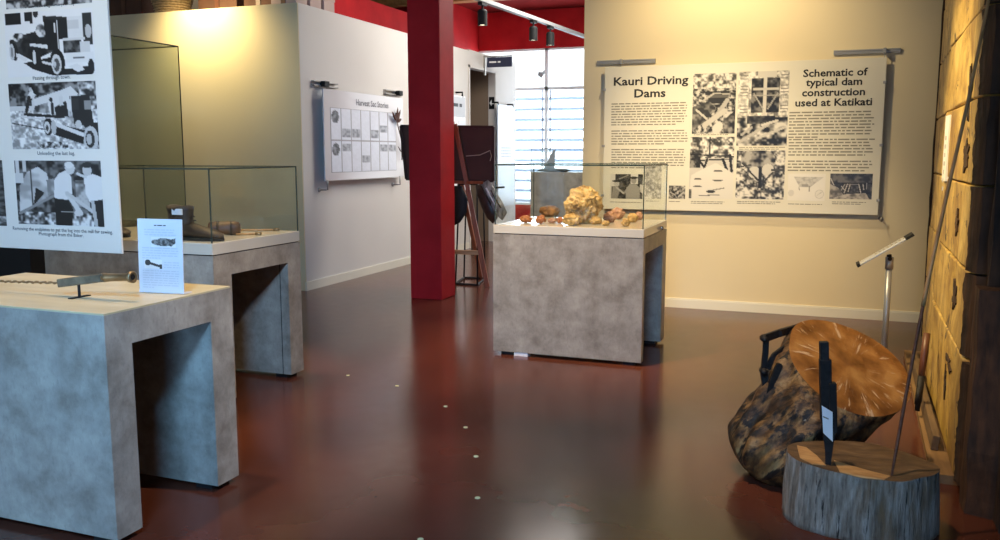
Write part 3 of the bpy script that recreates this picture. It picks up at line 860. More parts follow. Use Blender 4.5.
# =====================================================================================  LUMPS OF GUM
def blob(rx, ry, rz, seed, rough=0.3, sub=4, fr=2.2):
    bm = bmesh.new()
    bmesh.ops.create_icosphere(bm, subdivisions=sub, radius=1.0)
    off = Vector((seed * 3.7, seed * 1.9, seed * 5.3))
    for v in bm.verts:
        n = v.co.normalized()
        k = 1 + rough * mn.noise(n * fr + off) + rough * 0.5 * mn.noise(n * fr * 2.7 + off) - rough * 0.55 * abs(mn.noise(n * fr * 1.7 - off)) + rough * 0.14 * mn.noise(n * fr * 7 + off)
        v.co = Vector((n.x * rx, n.y * ry, n.z * rz)) * k
    zm = min(v.co.z for v in bm.verts)
    for v in bm.verts:
        z = v.co.z - zm
        v.co.z = max(z - rz * 0.12, 0)
    return bm


def gum_mat(nm, a, b, c, sc):
    return ramped(nm, [(0.32, a), (0.5, b), (0.7, c)], nscale=sc, detail=8, rough=0.4, bump=0.7, dist=0.8)


GM = {'big': gum_mat('amber_gum', (0.12, 0.055, 0.014), (0.54, 0.35, 0.12), (0.72, 0.54, 0.25), 9),
      'y': gum_mat('yellow_gum', (0.30, 0.16, 0.04), (0.56, 0.36, 0.12), (0.70, 0.50, 0.21), 16),
      'b': gum_mat('brown_gum', (0.07, 0.025, 0.006), (0.24, 0.11, 0.03), (0.40, 0.21, 0.07), 16),
      'r': gum_mat('red_brown_gum', (0.20, 0.05, 0.012), (0.40, 0.14, 0.04), (0.55, 0.27, 0.11), 16),
      'p': gum_mat('pinkish_gum', (0.22, 0.09, 0.05), (0.42, 0.23, 0.13), (0.58, 0.38, 0.24), 16)}
GUM = [  # bottom-centre pixel, width px, height px, material, label
    (584, 224, 36, 34, 'big', 'large craggy amber gum nugget in the middle of the mid-room case', 0.25),
    (526, 223, 12, 7, 'r', 'small reddish-brown gum piece farthest left in the mid-room case', 0.3),
    (550, 217, 20, 11, 'b', 'dark brown oblong gum lump left of the large nugget', 0.22),
    (541, 224, 10, 8, 'r', 'small red-brown gum piece in front of the dark oblong lump', 0.3),
    (552, 223.5, 9, 5, 'p', 'pale low gum piece in front of the dark oblong lump', 0.3),
    (560, 223.5, 7, 6, 'r', 'reddish gum chip just left of the yellow wedge-shaped lump', 0.3),
    (572, 225.5, 19, 11, 'y', 'yellow wedge-shaped gum lump leaning at the foot of the large nugget', 0.3),
    (596, 224.5, 13, 7, 'y', 'flat yellow-brown gum piece just right of the large nugget', 0.25),
    (606, 226, 8, 5, 'y', 'tiny yellow gum crumb at front edge between flat piece and pink lumps', 0.25),
    (610, 222.5, 12, 10, 'p', 'front one of two pinkish gum lumps right of the large nugget', 0.3),
    (618, 219.5, 13, 11, 'p', 'rear one of two pinkish gum lumps right of the large nugget', 0.3),
    (626, 226.5, 8, 8, 'y', 'small bright yellow gum lump near the case front at right', 0.25),
    (633, 222.5, 10, 9, 'y', 'yellow-brown gum lump near the right end of the case', 0.3),
    (639, 220.5, 8, 8, 'p', 'brownish gum lump farthest right in the mid-room case', 0.3)]
for i, (px, py, w, h, mk, lb, rg) in enumerate(GUM):
    c = at(px, py, Z=1.0085)
    dist = (c - EYEV).dot(_fw)
    sx_, sz_ = w * dist / FPX / 2, h * dist / FPX / 2
    c = c + Vector((-0.356, 0.934, 0)) * sx_ * 0.55
    c.z = 1.0085
    bm = blob(sx_ * 1.02, sx_ * 0.85, sz_ * 1.08, i + 2, rg, 5 if i == 0 else 4, 2.4 if i == 0 else 2.0)
    me = bpy.data.meshes.new('gum_lump'); bm.to_mesh(me); bm.free()
    o = link('gum_lump', me, GM[mk], None, i != 0)
    o.location = c
    o.rotation_euler = (0, 0, YAW)
    props(o, lb, 'gum lump', 'gum lumps in the mid-room case')

# =====================================================================================  DAM BOARD ON THE CREAM WALL
YW = 8.635
tl, br = at(605, 66.5, Y=YW), at(884, 56, Y=YW)
X0, X1 = at(604.5, 100, Y=YW).x, at(884.5, 100, Y=YW).x
Z1, Z0 = 2.40, 0.985
t = thing('display_board', ((X0 + X1) / 2, YW, Z0), 'wide cream printed board headed Kauri Driving Dams hung on the cream wall', 'display board')
MB().box((X0, YW, Z0), (X1, YW + 0.012, Z1), 0.002).obj('board_panel', M['board'], t)
ux, uz, un = Vector((1, 0, 0)), Vector((0, 0, -1)), Vector((0, -1, 0))
YP = YW - 0.0015


def wp(x, y): return at(x, y, Y=YP)


def board_text(s, px, py, size, wide=1.12):
    text('title_text', t, s, wp(px, py), ux, un, size, M['ink'], 0.024, wide=wide)


board_text('Kauri Driving', 650, 84.5, 0.112, 1.22)
board_text('Dams', 649.5, 97, 0.112, 1.22)
board_text('Schematic of', 834.5, 76.0, 0.094, 1.13)
board_text('typical dam', 834, 85.3, 0.094, 1.13)
board_text('construction', 833.2, 95.6, 0.094, 1.13)
board_text('used at Katikati', 833, 105.7, 0.094, 1.13)


def para(x0, y0, x1, n, pitch, seed, last=0.8):
    a, b_ = wp(x0, y0), wp(x1, y0)
    small_print('body_text', t, a, ux, uz, b_.x - a.x, n, pitch, M['ink_soft'], seed, last)


para(611.5, 103.5, 688, 9, 0.0258, 11, 0.85)
para(611.5, 130.5, 688, 6, 0.0258, 12, 0.7)
para(611.5, 149.0, 687, 8, 0.0258, 13, 0.6)
para(789.5, 112, 875, 9, 0.0285, 14, 0.35)
para(789, 139, 875, 6, 0.0285, 15, 0.9)
para(788, 160.5, 874, 4, 0.0285, 16, 0.9)


def cap(x0, y0, x1, n=2, last=0.8, seed=3):
    a, b_ = wp(x0, y0), wp(x1, y0)
    small_print('caption_text', t, a, ux, uz, b_.x - a.x, n, 0.017, M['ink_soft'], seed, last)


def board_photo(x0, y0, x1, y1, cv, tint=(1.0, 0.93, 0.80)):
    a, b_ = wp(x0, y0), wp(x1, y1)
    picture('photograph', t, a, (b_.x - a.x, 0, 0), (0, 0, b_.z - a.z), cv, tint)


# gorge with fallen logs
cv = Cv(60, 84, 0.5, 21).rect(0, 0, 1, 1, (0.08, 0.85, 16)).rect(0, 0.0, 1, 0.25, (0.25, 0.95, 14))
cv.rect(0.3, 0.30, 0.85, 0.36, 0.12).rect(0.35, 0.36, 0.8, 0.42, 0.35).rect(0.36, 0.40, 0.8, 0.5, 0.12).line(0.25, 0.45, 0.5, 0.33, 0.04, 0.75).line(0.5, 0.33, 0.85, 0.35, 0.03, 0.7)
cv.poly([(0.0, 0.55), (0.4, 0.45), (0.55, 0.6), (0.3, 0.8), (0, 0.95)], (0.15, 0.6, 9)).line(0.8, 0.45, 0.55, 0.72, 0.10, 0.72).line(0.75, 0.62, 0.3, 0.85, 0.12, 0.8).ell(0.6, 0.9, 0.13, 0.09, 0.88, -0.5).line(0.1, 0.6, 0.35, 0.75, 0.05, 0.8).poly([(0.7, 0.8), (1, 0.6), (1, 1), (0.75, 1)], (0.1, 0.6, 10))
board_photo(693.5, 74, 734.5, 133.5, cv); cap(694, 134.5, 732, 1, 0.9, 31)
# white sheet of logs below trestle
cv = Cv(60, 84, 0.85, 22).rect(0, 0, 1, 0.35, (0.2, 1.0, 12)).rect(0, 0.25, 0.25, 0.5, (0.1, 0.6, 12))
cv.line(0.0, 0.28, 1, 0.32, 0.03, 0.1).line(0.2, 0.38, 0.95, 0.36, 0.03, 0.12).line(0.2, 0.36, 0.35, 0.5, 0.05, 0.1).line(0.4, 0.36, 0.32, 0.55, 0.05, 0.1).line(0.75, 0.36, 0.85, 0.55, 0.06, 0.1).line(0.9, 0.3, 0.95, 0.55, 0.06, 0.12).line(0.45, 0, 0.45, 0.3, 0.03, 0.15)
cv.poly([(0.05, 0.62), (0.35, 0.5), (0.6, 0.42), (0.9, 0.55), (1, 0.6), (1, 1), (0, 1)], 0.93).ell(0.65, 0.55, 0.1, 0.015, 0.25).ell(0.2, 0.68, 0.08, 0.015, 0.25).ell(0.65, 0.7, 0.12, 0.012, 0.3).ell(0.2, 0.8, 0.1, 0.012, 0.3).line(0.4, 0.88, 0.8, 0.82, 0.02, 0.35).ell(0.5, 0.88, 0.1, 0.025, 0.2).line(0.25, 0.95, 0.7, 0.93, 0.02, 0.3).rect(0, 0.85, 0.06, 1, (0.2, 0.6, 8))
board_photo(690.5, 137, 732.5, 199, cv); cap(691, 201, 726, 2, 0.9, 32)
# dam gate with standing timbers
cv = Cv(60, 94, 0.8, 23).rect(0, 0, 1, 1, (0.45, 1.0, 16)).rect(0, 0.05, 0.22, 0.6, (0.7, 1.0, 20)).rect(0.8, 0.05, 1, 0.6, (0.65, 1.0, 20))
cv.rect(0.26, 0.1, 0.82, 0.55, (0.05, 0.5, 10)).rect(0.5, 0.04, 0.57, 0.6, 0.85).rect(0.3, 0.22, 0.8, 0.26, 0.8).rect(0.3, 0.32, 0.8, 0.335, 0.7).line(0.32, 0.3, 0.5, 0.5, 0.03, 0.65).line(0.78, 0.3, 0.6, 0.5, 0.03, 0.65).rect(0.38, 0.0, 0.75, 0.09, 0.85)
cv.rect(0, 0.62, 1, 1, (0.05, 0.9, 9)).rect(0.2, 0.6, 0.75, 0.7, (0.05, 0.35, 10)).line(0.05, 0.95, 0.6, 0.72, 0.06, 0.75).line(0.4, 0.9, 0.95, 0.75, 0.05, 0.8).line(0.5, 0.72, 0.8, 0.66, 0.05, 0.85).line(0.1, 0.85, 0.3, 0.75, 0.05, 0.7)
for yy in np.linspace(0.06, 0.55, 12): cv.line(0.05, yy, 0.2, yy, 0.012, 0.4).line(0.84, yy, 0.97, yy, 0.012, 0.4)
board_photo(739, 72, 786.5, 145.5, cv); cap(739, 147, 786, 2, 0.85, 33)
# workers amid scrub
cv = Cv(60, 66, 0.6, 24).rect(0, 0, 1, 1, (0.15, 0.95, 14)).ell(0.45, 0.2, 0.35, 0.22, (0.1, 0.7, 9)).ell(0.38, 0.45, 0.12, 0.12, 0.85).ell(0.65, 0.4, 0.12, 0.12, 0.85).rect(0.46, 0.35, 0.54, 0.78, 0.1).line(0.25, 0.4, 0.45, 0.6, 0.04, 0.2).line(0.75, 0.45, 0.6, 0.62, 0.04, 0.2).line(0.0, 0.36, 0.3, 0.3, 0.03, 0.2).rect(0.72, 0.38, 1, 0.42, 0.25)
board_photo(737, 150.5, 783.5, 199.5, cv); cap(737, 201, 782, 2, 0.85, 34)
# two men with hats
cv = Cv(64, 60, 0.85, 25).rect(0.05, 0, 1, 1, (0.12, 0.35, 9)).rect(0.0, 0, 0.16, 0.5, 0.88).line(0.28, 0.2, 0.55, 0.05, 0.04, 0.6).rect(0.62, 0, 0.85, 0.4, 0.9)
cv.ell(0.72, 0.26, 0.085, 0.13, 0.62).ell(0.72, 0.15, 0.12, 0.05, 0.15).poly([(0.5, 0.55), (0.6, 0.42), (0.8, 0.42), (0.9, 0.55), (0.9, 1.0), (0.48, 1.0)], 0.62).line(0.62, 0.42, 0.45, 0.75, 0.06, 0.6).ell(0.2, 0.4, 0.085, 0.12, 0.75).ell(0.2, 0.29, 0.14, 0.04, 0.12).poly([(0.08, 0.52), (0.25, 0.5), (0.3, 0.7), (0.22, 1), (0.06, 1)], 0.55).line(0.2, 0.55, 0.42, 0.78, 0.05, 0.72).poly([(0.9, 0.4), (1, 0.45), (1, 0.8), (0.92, 0.7)], 0.8)
board_photo(610.5, 174, 642.5, 199, cv); cap(610, 201.5, 642, 1, 1, 35)
# upright pale picture and small landscape
cv = Cv(34, 64, 0.75, 26).rect(0, 0, 1, 1, (0.55, 0.95, 9)).rect(0.1, 0.05, 0.9, 0.5, (0.55, 0.85, 6)).rect(0.2, 0.55, 1, 0.72, (0.3, 0.85, 8)).rect(0, 0.72, 1, 1, (0.5, 0.95, 10))
board_photo(645.5, 165, 661, 199, cv); cap(646, 200.5, 660, 1, 1, 36)
cv = Cv(44, 34, 0.5, 27).rect(0, 0, 1, 1, (0.08, 0.75, 9)).rect(0, 0, 1, 0.2, (0.3, 0.8, 6)).line(0.6, 0.8, 0.9, 0.5, 0.08, 0.75).line(0.1, 0.5, 0.4, 0.7, 0.06, 0.7)
board_photo(669, 185.5, 685, 199, cv); cap(669, 201, 681, 1, 1, 37)
# line drawing of the dam
cv = Cv(64, 56, 0.97, 28)
cv.poly([(0.15, 0.12), (0.95, 0.12), (0.6, 0.5), (0.32, 0.5)], (0.7, 0.85, 14)).line(0.3, 0.5, 0.32, 0.62, 0.02, 0.6).line(0.58, 0.45, 0.58, 0.65, 0.02, 0.6).rect(0.38, 0.4, 0.55, 0.48, 0.62).ell(0.85, 0.75, 0.12, 0.16, 0.82).ell(0.85, 0.75, 0.105, 0.14, 0.95).line(0.78, 0.8, 0.92, 0.66, 0.015, 0.75).line(0.02, 0.72, 0.18, 0.72, 0.02, 0.75).ell(0.1, 0.72, 0.08, 0.12, 0.88)
board_photo(788.5, 173.5, 824.5, 201, cv); cap(788, 203.5, 822, 1, 1, 38)
# dark dam with pale struts
cv = Cv(70, 48, 0.3, 29).rect(0, 0, 1, 1, (0.15, 0.42, 8)).rect(0.15, 0.35, 0.95, 0.8, (0.08, 0.25, 10)).poly([(0, 0.4), (0.2, 0.55), (0.35, 0.85), (0, 0.95)], (0.35, 0.7, 8)).poly([(0.1, 0.95), (0.4, 0.8), (0.85, 0.75), (0.95, 1), (0.1, 1)], (0.4, 0.8, 9))
cv.line(0.42, 0.4, 0.35, 0.75, 0.02, 0.85).line(0.36, 0.42, 0.28, 0.65, 0.02, 0.7).line(0.28, 0.5, 0.36, 0.65, 0.018, 0.75).line(0.48, 0.42, 0.44, 0.7, 0.02, 0.8).line(0.68, 0.4, 0.74, 0.75, 0.02, 0.85).line(0.78, 0.4, 0.8, 0.62, 0.02, 0.8).line(0.86, 0.36, 0.86, 0.6, 0.02, 0.7).line(0.44, 0.42, 0.7, 0.42, 0.015, 0.6).rect(0.5, 0.5, 0.68, 0.72, (0.15, 0.4, 14)).line(0.02, 0.2, 0.1, 0.45, 0.02, 0.8)
board_photo(830.5, 173.5, 871.5, 199.5, cv, (1.0, 0.88, 0.72)); cap(832, 201.5, 868, 2, 0.8, 39)
# side clips along the board
for sx_ in (X0, X1):
    for zz in (2.18, 1.62, 1.12):
        MB().box((sx_ - 0.02, YW - 0.004, zz - 0.012), (sx_ + 0.012, YW + 0.03, zz + 0.012), 0.002).obj('edge_clip', M['silver'], t)
for hx in (X0 + 0.16, X1 - 0.02):
    MB().tube([(hx, YW + 0.006, Z1 - 0.01), (hx, YW + 0.006, 2.455)], 0.004, 6).obj('hanging_wire', M['silver'], t)
for lb, xa, xb, zz in (('left', at(596.5, 64, Y=8.66).x, at(655, 62, Y=8.66).x, 2.452), ('right', at(833.5, 54, Y=8.66).x, at(901, 52, Y=8.66).x, 2.462)):
    g = thing('hanging_rail', ((xa + xb) / 2, 8.68, zz), 'short aluminium hanging rail on the cream wall above the board at its %s end' % lb, 'rail')
    bb = MB().box((xa, 8.68, zz - 0.020), (xb, 8.70, zz - 0.006), 0.002); bb.box((xa, 8.675, zz + 0.006), (xb, 8.70, zz + 0.020), 0.002); bb.box((xa, 8.68, zz - 0.01), (xb, 8.70, zz + 0.01))
    bb.obj('rail_bar', M['silver'], g)
    hx = X0 + 0.16 if lb == 'left' else X1 - 0.02
    MB().box((hx - 0.012, 8.625, zz - 0.026), (hx + 0.012, 8.672, zz + 0.022), 0.003).obj('rail_hook', M['silver'], g)
for hx, lb in ((X1 + 0.03, 'right'), (X0 + 0.12, 'left')):
    g = thing('wall_hook', (hx, 8.66, 0.92), 'small metal stand-off hook on the cream wall under the dam board, %s end' % lb, 'hook')
    MB().tube([(hx, 8.70, 0.95), (hx, 8.64, 0.95), (hx, 8.60, 0.93), (hx, 8.592, 0.97)], 0.007, 8).obj('hook_wire', M['silver'], g, True)
    MB().lathe([(0, 0), (0.022, 0), (0.022, 0.01), (0, 0.012)], (hx, 8.70, 0.95), (0, -1, 0), 14).obj('hook_plate', M['silver'], g, True)

# =====================================================================================  STORIES BOARD ON THE WHITE PARTITION
XG = -5.40
a, b_ = at(323, 90, X=XG), at(403, 97, X=XG)
y0, y1 = a.y, b_.y
z1, z0 = (a.z + b_.z) / 2, (at(323, 180, X=XG).z + at(404, 178, X=XG).z) / 2
t = thing('stories_board', (XG, (y0 + y1) / 2, z0), 'glossy white board of small story strips hung on the white partition behind the pillar', 'display board')
MB().box((XG - 0.015, y0, z0), (XG, y1, z1), 0.003).obj('board_panel', plain('glossy_white_board', (0.70, 0.68, 0.68), 0.12), t)
uy = Vector((0, 1, 0)); ngx = Vector((1, 0, 0))
text('title_text', t, 'Harvest Sac Stories', (XG + 0.002, (y0 + y1) / 2 + 0.15, z1 - 0.15), uy, ngx, 0.105, plain('grey_ink', (0.12, 0.11, 0.12), 0.5), 0.01)
W, Hh = (y1 - y0), (z1 - z0)
rg = random.Random(5)
for row in range(2):
    for k in range(7):
        ya = y0 + W * (0.075 + 0.117 * k); zb = z1 - Hh * (0.20 + 0.36 * row)
        cv = Cv(12, 30, 0.88, 50 + row * 7 + k)
        cv.rect(0, 0, 1, 1, (0.97, 1.0, 6))
        if (row, k) in ((0, 0), (1, 0)): cv.ell(0.45, 0.28, 0.35, 0.2, (0.2, 0.6, 5))
        elif rg.random() < 0.75:
            q = rg.choice((0.2, 0.55, 0.75)); cv.rect(0.05, q - 0.1, 0.95, q + 0.14, (0.5, 0.8, 5))
        MB().box((XG, ya - W * 0.006, zb - Hh * 0.352), (XG + 0.0012, ya + W * 0.112, zb + Hh * 0.006)).obj('strip_border', M.setdefault('strip_border', plain('grey_border', (0.30, 0.29, 0.30), 0.4)), t)
        o = picture('story_strip', t, (XG + 0.002, ya, zb), (0, W * 0.108, 0), (0, 0, -Hh * 0.345), cv, (0.92, 0.95, 1.04))
for k, yy in enumerate((y0 + 0.02, y1 - 0.15)):
    g = thing('wall_hook', (-5.44, yy, z0 - 0.1), 'small steel hook on the white partition under the stories board, %s corner' % ('near' if k == 0 else 'far'), 'hook')
    MB().tube([(-5.5, yy, z0 - 0.10), (-5.42, yy, z0 - 0.10), (-5.385, yy, z0 - 0.10), (-5.385, yy, z0 + 0.015)], 0.009, 8).obj('hook_wire', M['silver'], g, True)
    MB().lathe([(0, 0), (0.028, 0), (0.028, 0.01), (0, 0.012)], (-5.5, yy, z0 - 0.1), (1, 0, 0), 14).obj('hook_plate', M['silver'], g, True)
for k, (xa, ya_, xb, yb_) in enumerate(((314, 83, 338, 86), (386, 91.5, 402.5, 94))):
    pa_, pb_ = at(xa, ya_, X=-5.46), at(xb, yb_, X=-5.46)
    zz = (pa_.z + pb_.z) / 2
    g = thing('hanging_rail', (-5.47, (pa_.y + pb_.y) / 2, zz), 'short metal hanging rail on the white partition above the stories board, %s one' % ('near' if k == 0 else 'far'), 'rail')
    bb = MB()
    for dz in (-0.022, 0.022): bb.box((-5.5, pa_.y, zz + dz - 0.008), (-5.455, pb_.y, zz + dz + 0.008), 0.002)
    bb.obj('rail_bar', M['silver'], g)
    hy = pa_.y + 0.18 if k == 0 else pb_.y - 0.15
    MB().box((-5.47, hy - 0.05, zz - 0.03), (-5.40, hy + 0.05, zz + 0.03), 0.004).obj('rail_hook', M['black'], g)
    MB().tube([(-5.405, hy, zz - 0.03), (-5.408, hy, z1 - 0.01)], 0.004, 6).obj('hanging_wire', M['silver'], g)
# dried flower in front of the board's far corner
t = thing('dried_flower', at(400.5, 160, X=-5.36), 'dark dried flower on a thin stem fixed to the stories board beside the easel', 'flower')
fs = at(402, 160, X=-5.37); fm = at(401.5, 140, X=-5.365); ft = at(397, 122, X=-5.36)
MB().tube([fs, fm, ft], 0.008, 6).obj('stem', plain('dark_stem', (0.07, 0.03, 0.02), 0.7), t, True)
for k in range(9):
    q = k / 9 * 2 * math.pi
    dirv = Vector((0.02, math.cos(q) * 0.7, abs(math.sin(q)) + 0.25)).normalized()
    l_ = 0.13 + 0.03 * (k % 3)
    sdv = dirv.cross(Vector((1, 0, 0))).normalized()
    MB().rings([[ft + dirv * s * l_ + sdv * w * math.cos(e) + Vector((1, 0, 0)) * w * 0.5 * math.sin(e) for e in [j * math.pi / 3 for j in range(6)]] for s, w in ((0, 0.006), (0.4, 0.026), (0.75, 0.02), (1.0, 0.004))]).obj(
        'petal', plain('dark_petal', (0.085, 0.03, 0.02), 0.7) if k == 0 else bpy.data.materials['dark_petal'], t, True)
for yy, s in ((0.10, 1), (0.03, -1)):
    p0 = fs + (fm - fs) * (0.55 if s > 0 else 0.35)
    MB().rings([[p0 + Vector((0, s * q * 0.11, q * 0.09)) + Vector((0.6 * w * math.sin(e), w * 0.5 * math.cos(e), -w * math.cos(e))) for e in [j * math.pi / 3 for j in range(6)]] for q, w in ((0, 0.003), (0.5, 0.016), (1, 0.002))]).obj('leaf', bpy.data.materials['dark_petal'], t, True)

# pale hanging boards farther along the partition
pa_, pb_ = at(498, 104, X=-5.38), at(514.5, 104, X=-5.38)
zb0 = at(505, 206, X=-5.38).z
t = thing('hanging_board', (-5.39, (pa_.y + pb_.y) / 2, zb0), 'pale blue-white board hung on the partition between the doorway and window', 'display board')
MB().box((-5.40, pa_.y, zb0), (-5.38, pb_.y, pa_.z), 0.003).obj('board_panel', plain('pale_blue_board', (0.64, 0.70, 0.78), 0.3), t)
small_print('body_text', t, (-5.378, pa_.y + 0.15, 1.65), (0, 1, 0), (0, 0, -1), 0.5, 4, 0.05, M['ink_pale'], 61)
for yy in (pa_.y + 0.03, pb_.y - 0.06):
    MB().tube([(-5.5, yy, pa_.z + 0.03), (-5.39, yy, pa_.z + 0.03), (-5.39, yy, pa_.z - 0.02)], 0.016, 8).obj('hanging_hook', M['black'], t, True)
t = thing('hanging_board', (-5.39, 12.6, 1.4), 'white board with grey heading hung on the partition just right of the pillar', 'display board')
ya, yb = at(440, 107, X=-5.38).y, at(465.5, 107, X=-5.38).y
MB().box((-5.40, ya, 1.0), (-5.38, yb, 2.42), 0.003).obj('board_panel', M['board_white'], t)
MB().box((-5.38, ya, 2.1), (-5.376, yb - 0.03, 2.40)).obj('heading_band', plain('grey_heading', (0.42, 0.42, 0.43), 0.4), t)
small_print('heading_text', t, (-5.374, yb - 0.55, 2.30), (0, 1, 0), (0, 0, -1), 0.4, 1, 0.12, M['ink'], 63)
for k in range(3):
    MB().box((-5.38, ya + 0.03 + k * (yb - ya) / 3, 1.05), (-5.376, ya + (k + 0.92) * (yb - ya) / 3, 2.05)).obj('story_strip', M['paper'] if k % 2 else plain('pale_strip', (0.66, 0.69, 0.73), 0.4), t)
MB().tube([(-5.5, yb - 0.1, 2.48), (-5.39, yb - 0.1, 2.48), (-5.39, yb - 0.1, 2.40)], 0.016, 8).obj('hanging_hook', M['black'], t, True)

# projecting sign above the doorway and arrow sign inside it
pp = at(484, 63, X=-5.5)
t = thing('projecting_sign', (-5.3, pp.y, pp.z - 0.08), 'dark navy sign on a bracket projecting from the partition above the doorway', 'sign')
MB().box((-5.44, pp.y - 0.015, pp.z - 0.075), (-5.0, pp.y + 0.015, pp.z + 0.085), 0.003).obj('sign_plate', plain('navy_sign', (0.02, 0.025, 0.06), 0.35), t)
small_print('sign_text', t, (-5.40, pp.y - 0.0165, pp.z + 0.02), (1, 0, 0), (0, 0, -1), 0.2, 1, 0.06, M['paper'], 65)
MB().tube([(-5.5, pp.y, pp.z + 0.10), (-5.0, pp.y, pp.z + 0.10)], 0.012, 8).obj('bracket', M['silver'], t)
MB().box((-5.5, pp.y - 0.02, pp.z - 0.2), (-5.47, pp.y + 0.02, pp.z + 0.12)).obj('bracket_plate', M['silver'], t)
sa = at(489, 97, Y=14.19); sb = at(494.5, 109, Y=14.19)
t = thing('arrow_sign', ((sa.x + sb.x) / 2 - 0.02, 14.19, sb.z), 'small black sign with white left arrow on the brown wall inside the doorway', 'sign')
MB().box((sa.x, 14.185, sb.z), (sb.x, 14.2, sa.z)).obj('sign_plate', M['black'], t)
mx_, mz_ = (sa.x + sb.x) / 2, (sa.z + sb.z) / 2
k = (sb.x - sa.x) * 0.4
b = MB().prism([(mx_ - k, 14.184, mz_), (mx_, 14.184, mz_ - k * 1.3), (mx_, 14.184, mz_ - k * 0.5), (mx_ + k, 14.184, mz_ - k * 0.5), (mx_ + k, 14.184, mz_ + k * 0.5), (mx_, 14.184, mz_ + k * 0.5), (mx_, 14.184, mz_ + k * 1.3)], (0, -0.003, 0))
b.obj('arrow', M['paper'], t)

# =====================================================================================  PHOTO BANNER ON THE LEFT
YN = 3.7
RX = at(122, 252, Y=YN).x
ZB = at(60, 250.5, Y=YN).z
LX = RX - 1.55
t = thing('photo_banner', ((LX + RX) / 2, YN, ZB), 'large white banner of black and white logging photos hanging above the display cases', 'banner')
MB().box((LX, YN, ZB), (RX, YN + 0.012, 3.0), 0.001).obj('banner_sheet', plain('banner_white', (0.74, 0.71, 0.62), 0.45), t)
for hx in (LX + 0.1, RX - 0.1):
    MB().tube([(hx, YN + 0.006, 2.99), (hx, YN + 0.006, 4.62)], 0.004, 6).obj('hanging_wire', M['silver'], t)
MB().box((LX - 0.02, YN - 0.01, 2.99), (RX + 0.02, YN + 0.022, 3.03), 0.003).obj('top_rail', M['silver'], t)
YQ = YN - 0.0015


def bp_(x, y): return at(x, y, Y=YQ)


def banner_photo(x0, y0, x1, y1, cv):
    a, b_ = bp_(x0, y0), bp_(x1, y1)
    picture('photograph', t, a, (b_.x - a.x, 0, 0), (0, 0, b_.z - a.z), cv, (1, 0.97, 0.90))


def banner_cap(s, px, py, size=0.030):
    text('caption_text', t, s, bp_(px, py), (1, 0, 0), (0, -1, 0), size, M['ink'], 0.004, wide=1.05)


# log truck in town
cv = Cv(120, 76, 0.95, 71)
cv.rect(0.02, 0.0, 0.20, 0.18, 0.08).rect(0.24, 0.0, 0.33, 0.19, 0.1).ell(0.37, 0.03, 0.03, 0.07, 0.15).rect(0.24, 0.14, 0.30, 0.2, 0.95)
cv.poly([(0.05, 0.42), (0.2, 0.35), (0.45, 0.28), (0.55, 0.62), (0.3, 0.75), (0.05, 0.55)], (0.04, 0.25, 14)).ell(0.16, 0.38, 0.07, 0.07, (0.1, 0.9, 22)).ell(0.42, 0.3, 0.06, 0.1, (0.2, 0.9, 18))
cv.poly([(0.45, 0.1), (0.60, 0.09), (0.62, 0.62), (0.48, 0.6)], 0.06).rect(0.565, 0.2, 0.585, 0.34, 0.9).poly([(0.45, 0.08), (0.72, 0.12), (0.72, 0.17), (0.45, 0.13)], 0.15)
cv.rect(0.60, 0.15, 0.72, 0.45, 0.08).rect(0.60, 0.16, 0.612, 0.6, 0.9).rect(0.72, 0.12, 0.88, 0.45, 0.90).rect(0.72, 0.17, 0.84, 0.3, 0.82).rect(0.88, 0.08, 0.985, 0.55, 0.15).ell(0.94, 0.35, 0.035, 0.1, 0.75)
cv.rect(0.66, 0.46, 0.86, 0.66, (0.05, 0.4, 22)).rect(0.66, 0.43, 0.9, 0.47, 0.85).rect(0.84, 0.5, 0.95, 0.66, 0.85).rect(0.68, 0.66, 0.98, 0.8, 0.92).rect(0.76, 0.72, 0.88, 0.745, 0.4)
cv.poly([(0.28, 0.48), (0.48, 0.52), (0.48, 0.58), (0.28, 0.52)], 0.9)
cv.poly([(0.2, 0.78), (0.55, 0.7), (0.65, 0.9), (0.98, 0.86), (0.95, 1), (0.7, 0.99), (0.5, 0.98), (0.3, 0.88)], 0.07)
cv.ell(0.58, 0.8, 0.085, 0.21, 0.05).ell(0.57, 0.82, 0.055, 0.15, 0.85).ell(0.57, 0.83, 0.035, 0.1, 0.3).ell(0.55, 0.82, 0.015, 0.05, 0.8).ell(0.36, 0.7, 0.04, 0.16, 0.08).ell(0.33, 0.7, 0.032, 0.15, 0.06).ell(0.325, 0.7, 0.02, 0.11, 0.85).ell(0.105, 0.6, 0.035, 0.14, 0.08).ell(0.07, 0.6, 0.03, 0.13, 0.8).ell(0.07, 0.6, 0.015, 0.08, 0.5).ell(0.95, 0.88, 0.035, 0.12, 0.08)
cv.poly([(0.12, 0.62), (0.25, 0.72), (0.22, 0.76), (0.12, 0.68)], 0.9).line(0.42, 0.78, 0.52, 0.82, 0.025, 0.88).poly([(0.7, 0.86), (0.8, 0.82), (0.88, 0.92), (0.8, 0.95)], 0.9)
banner_photo(3.5, 14, 96, 74, cv)
banner_cap('Passing through town.', 51.5, 79.2)
# last load, lower strip in view
cv = Cv(120, 76, 0.5, 72).rect(0, 0, 1, 1, (0.05, 0.9, 16)).rect(0, 0.85, 1, 1, (0.1, 0.8, 20)).poly([(0.1, 0.2), (0.8, 0.15), (0.9, 0.6), (0.1, 0.7)], (0.5, 0.8, 8))
banner_photo(1.5, -56, 92, 2.5, cv)
banner_cap('The last haul! begins its journey', 47, 6.6)
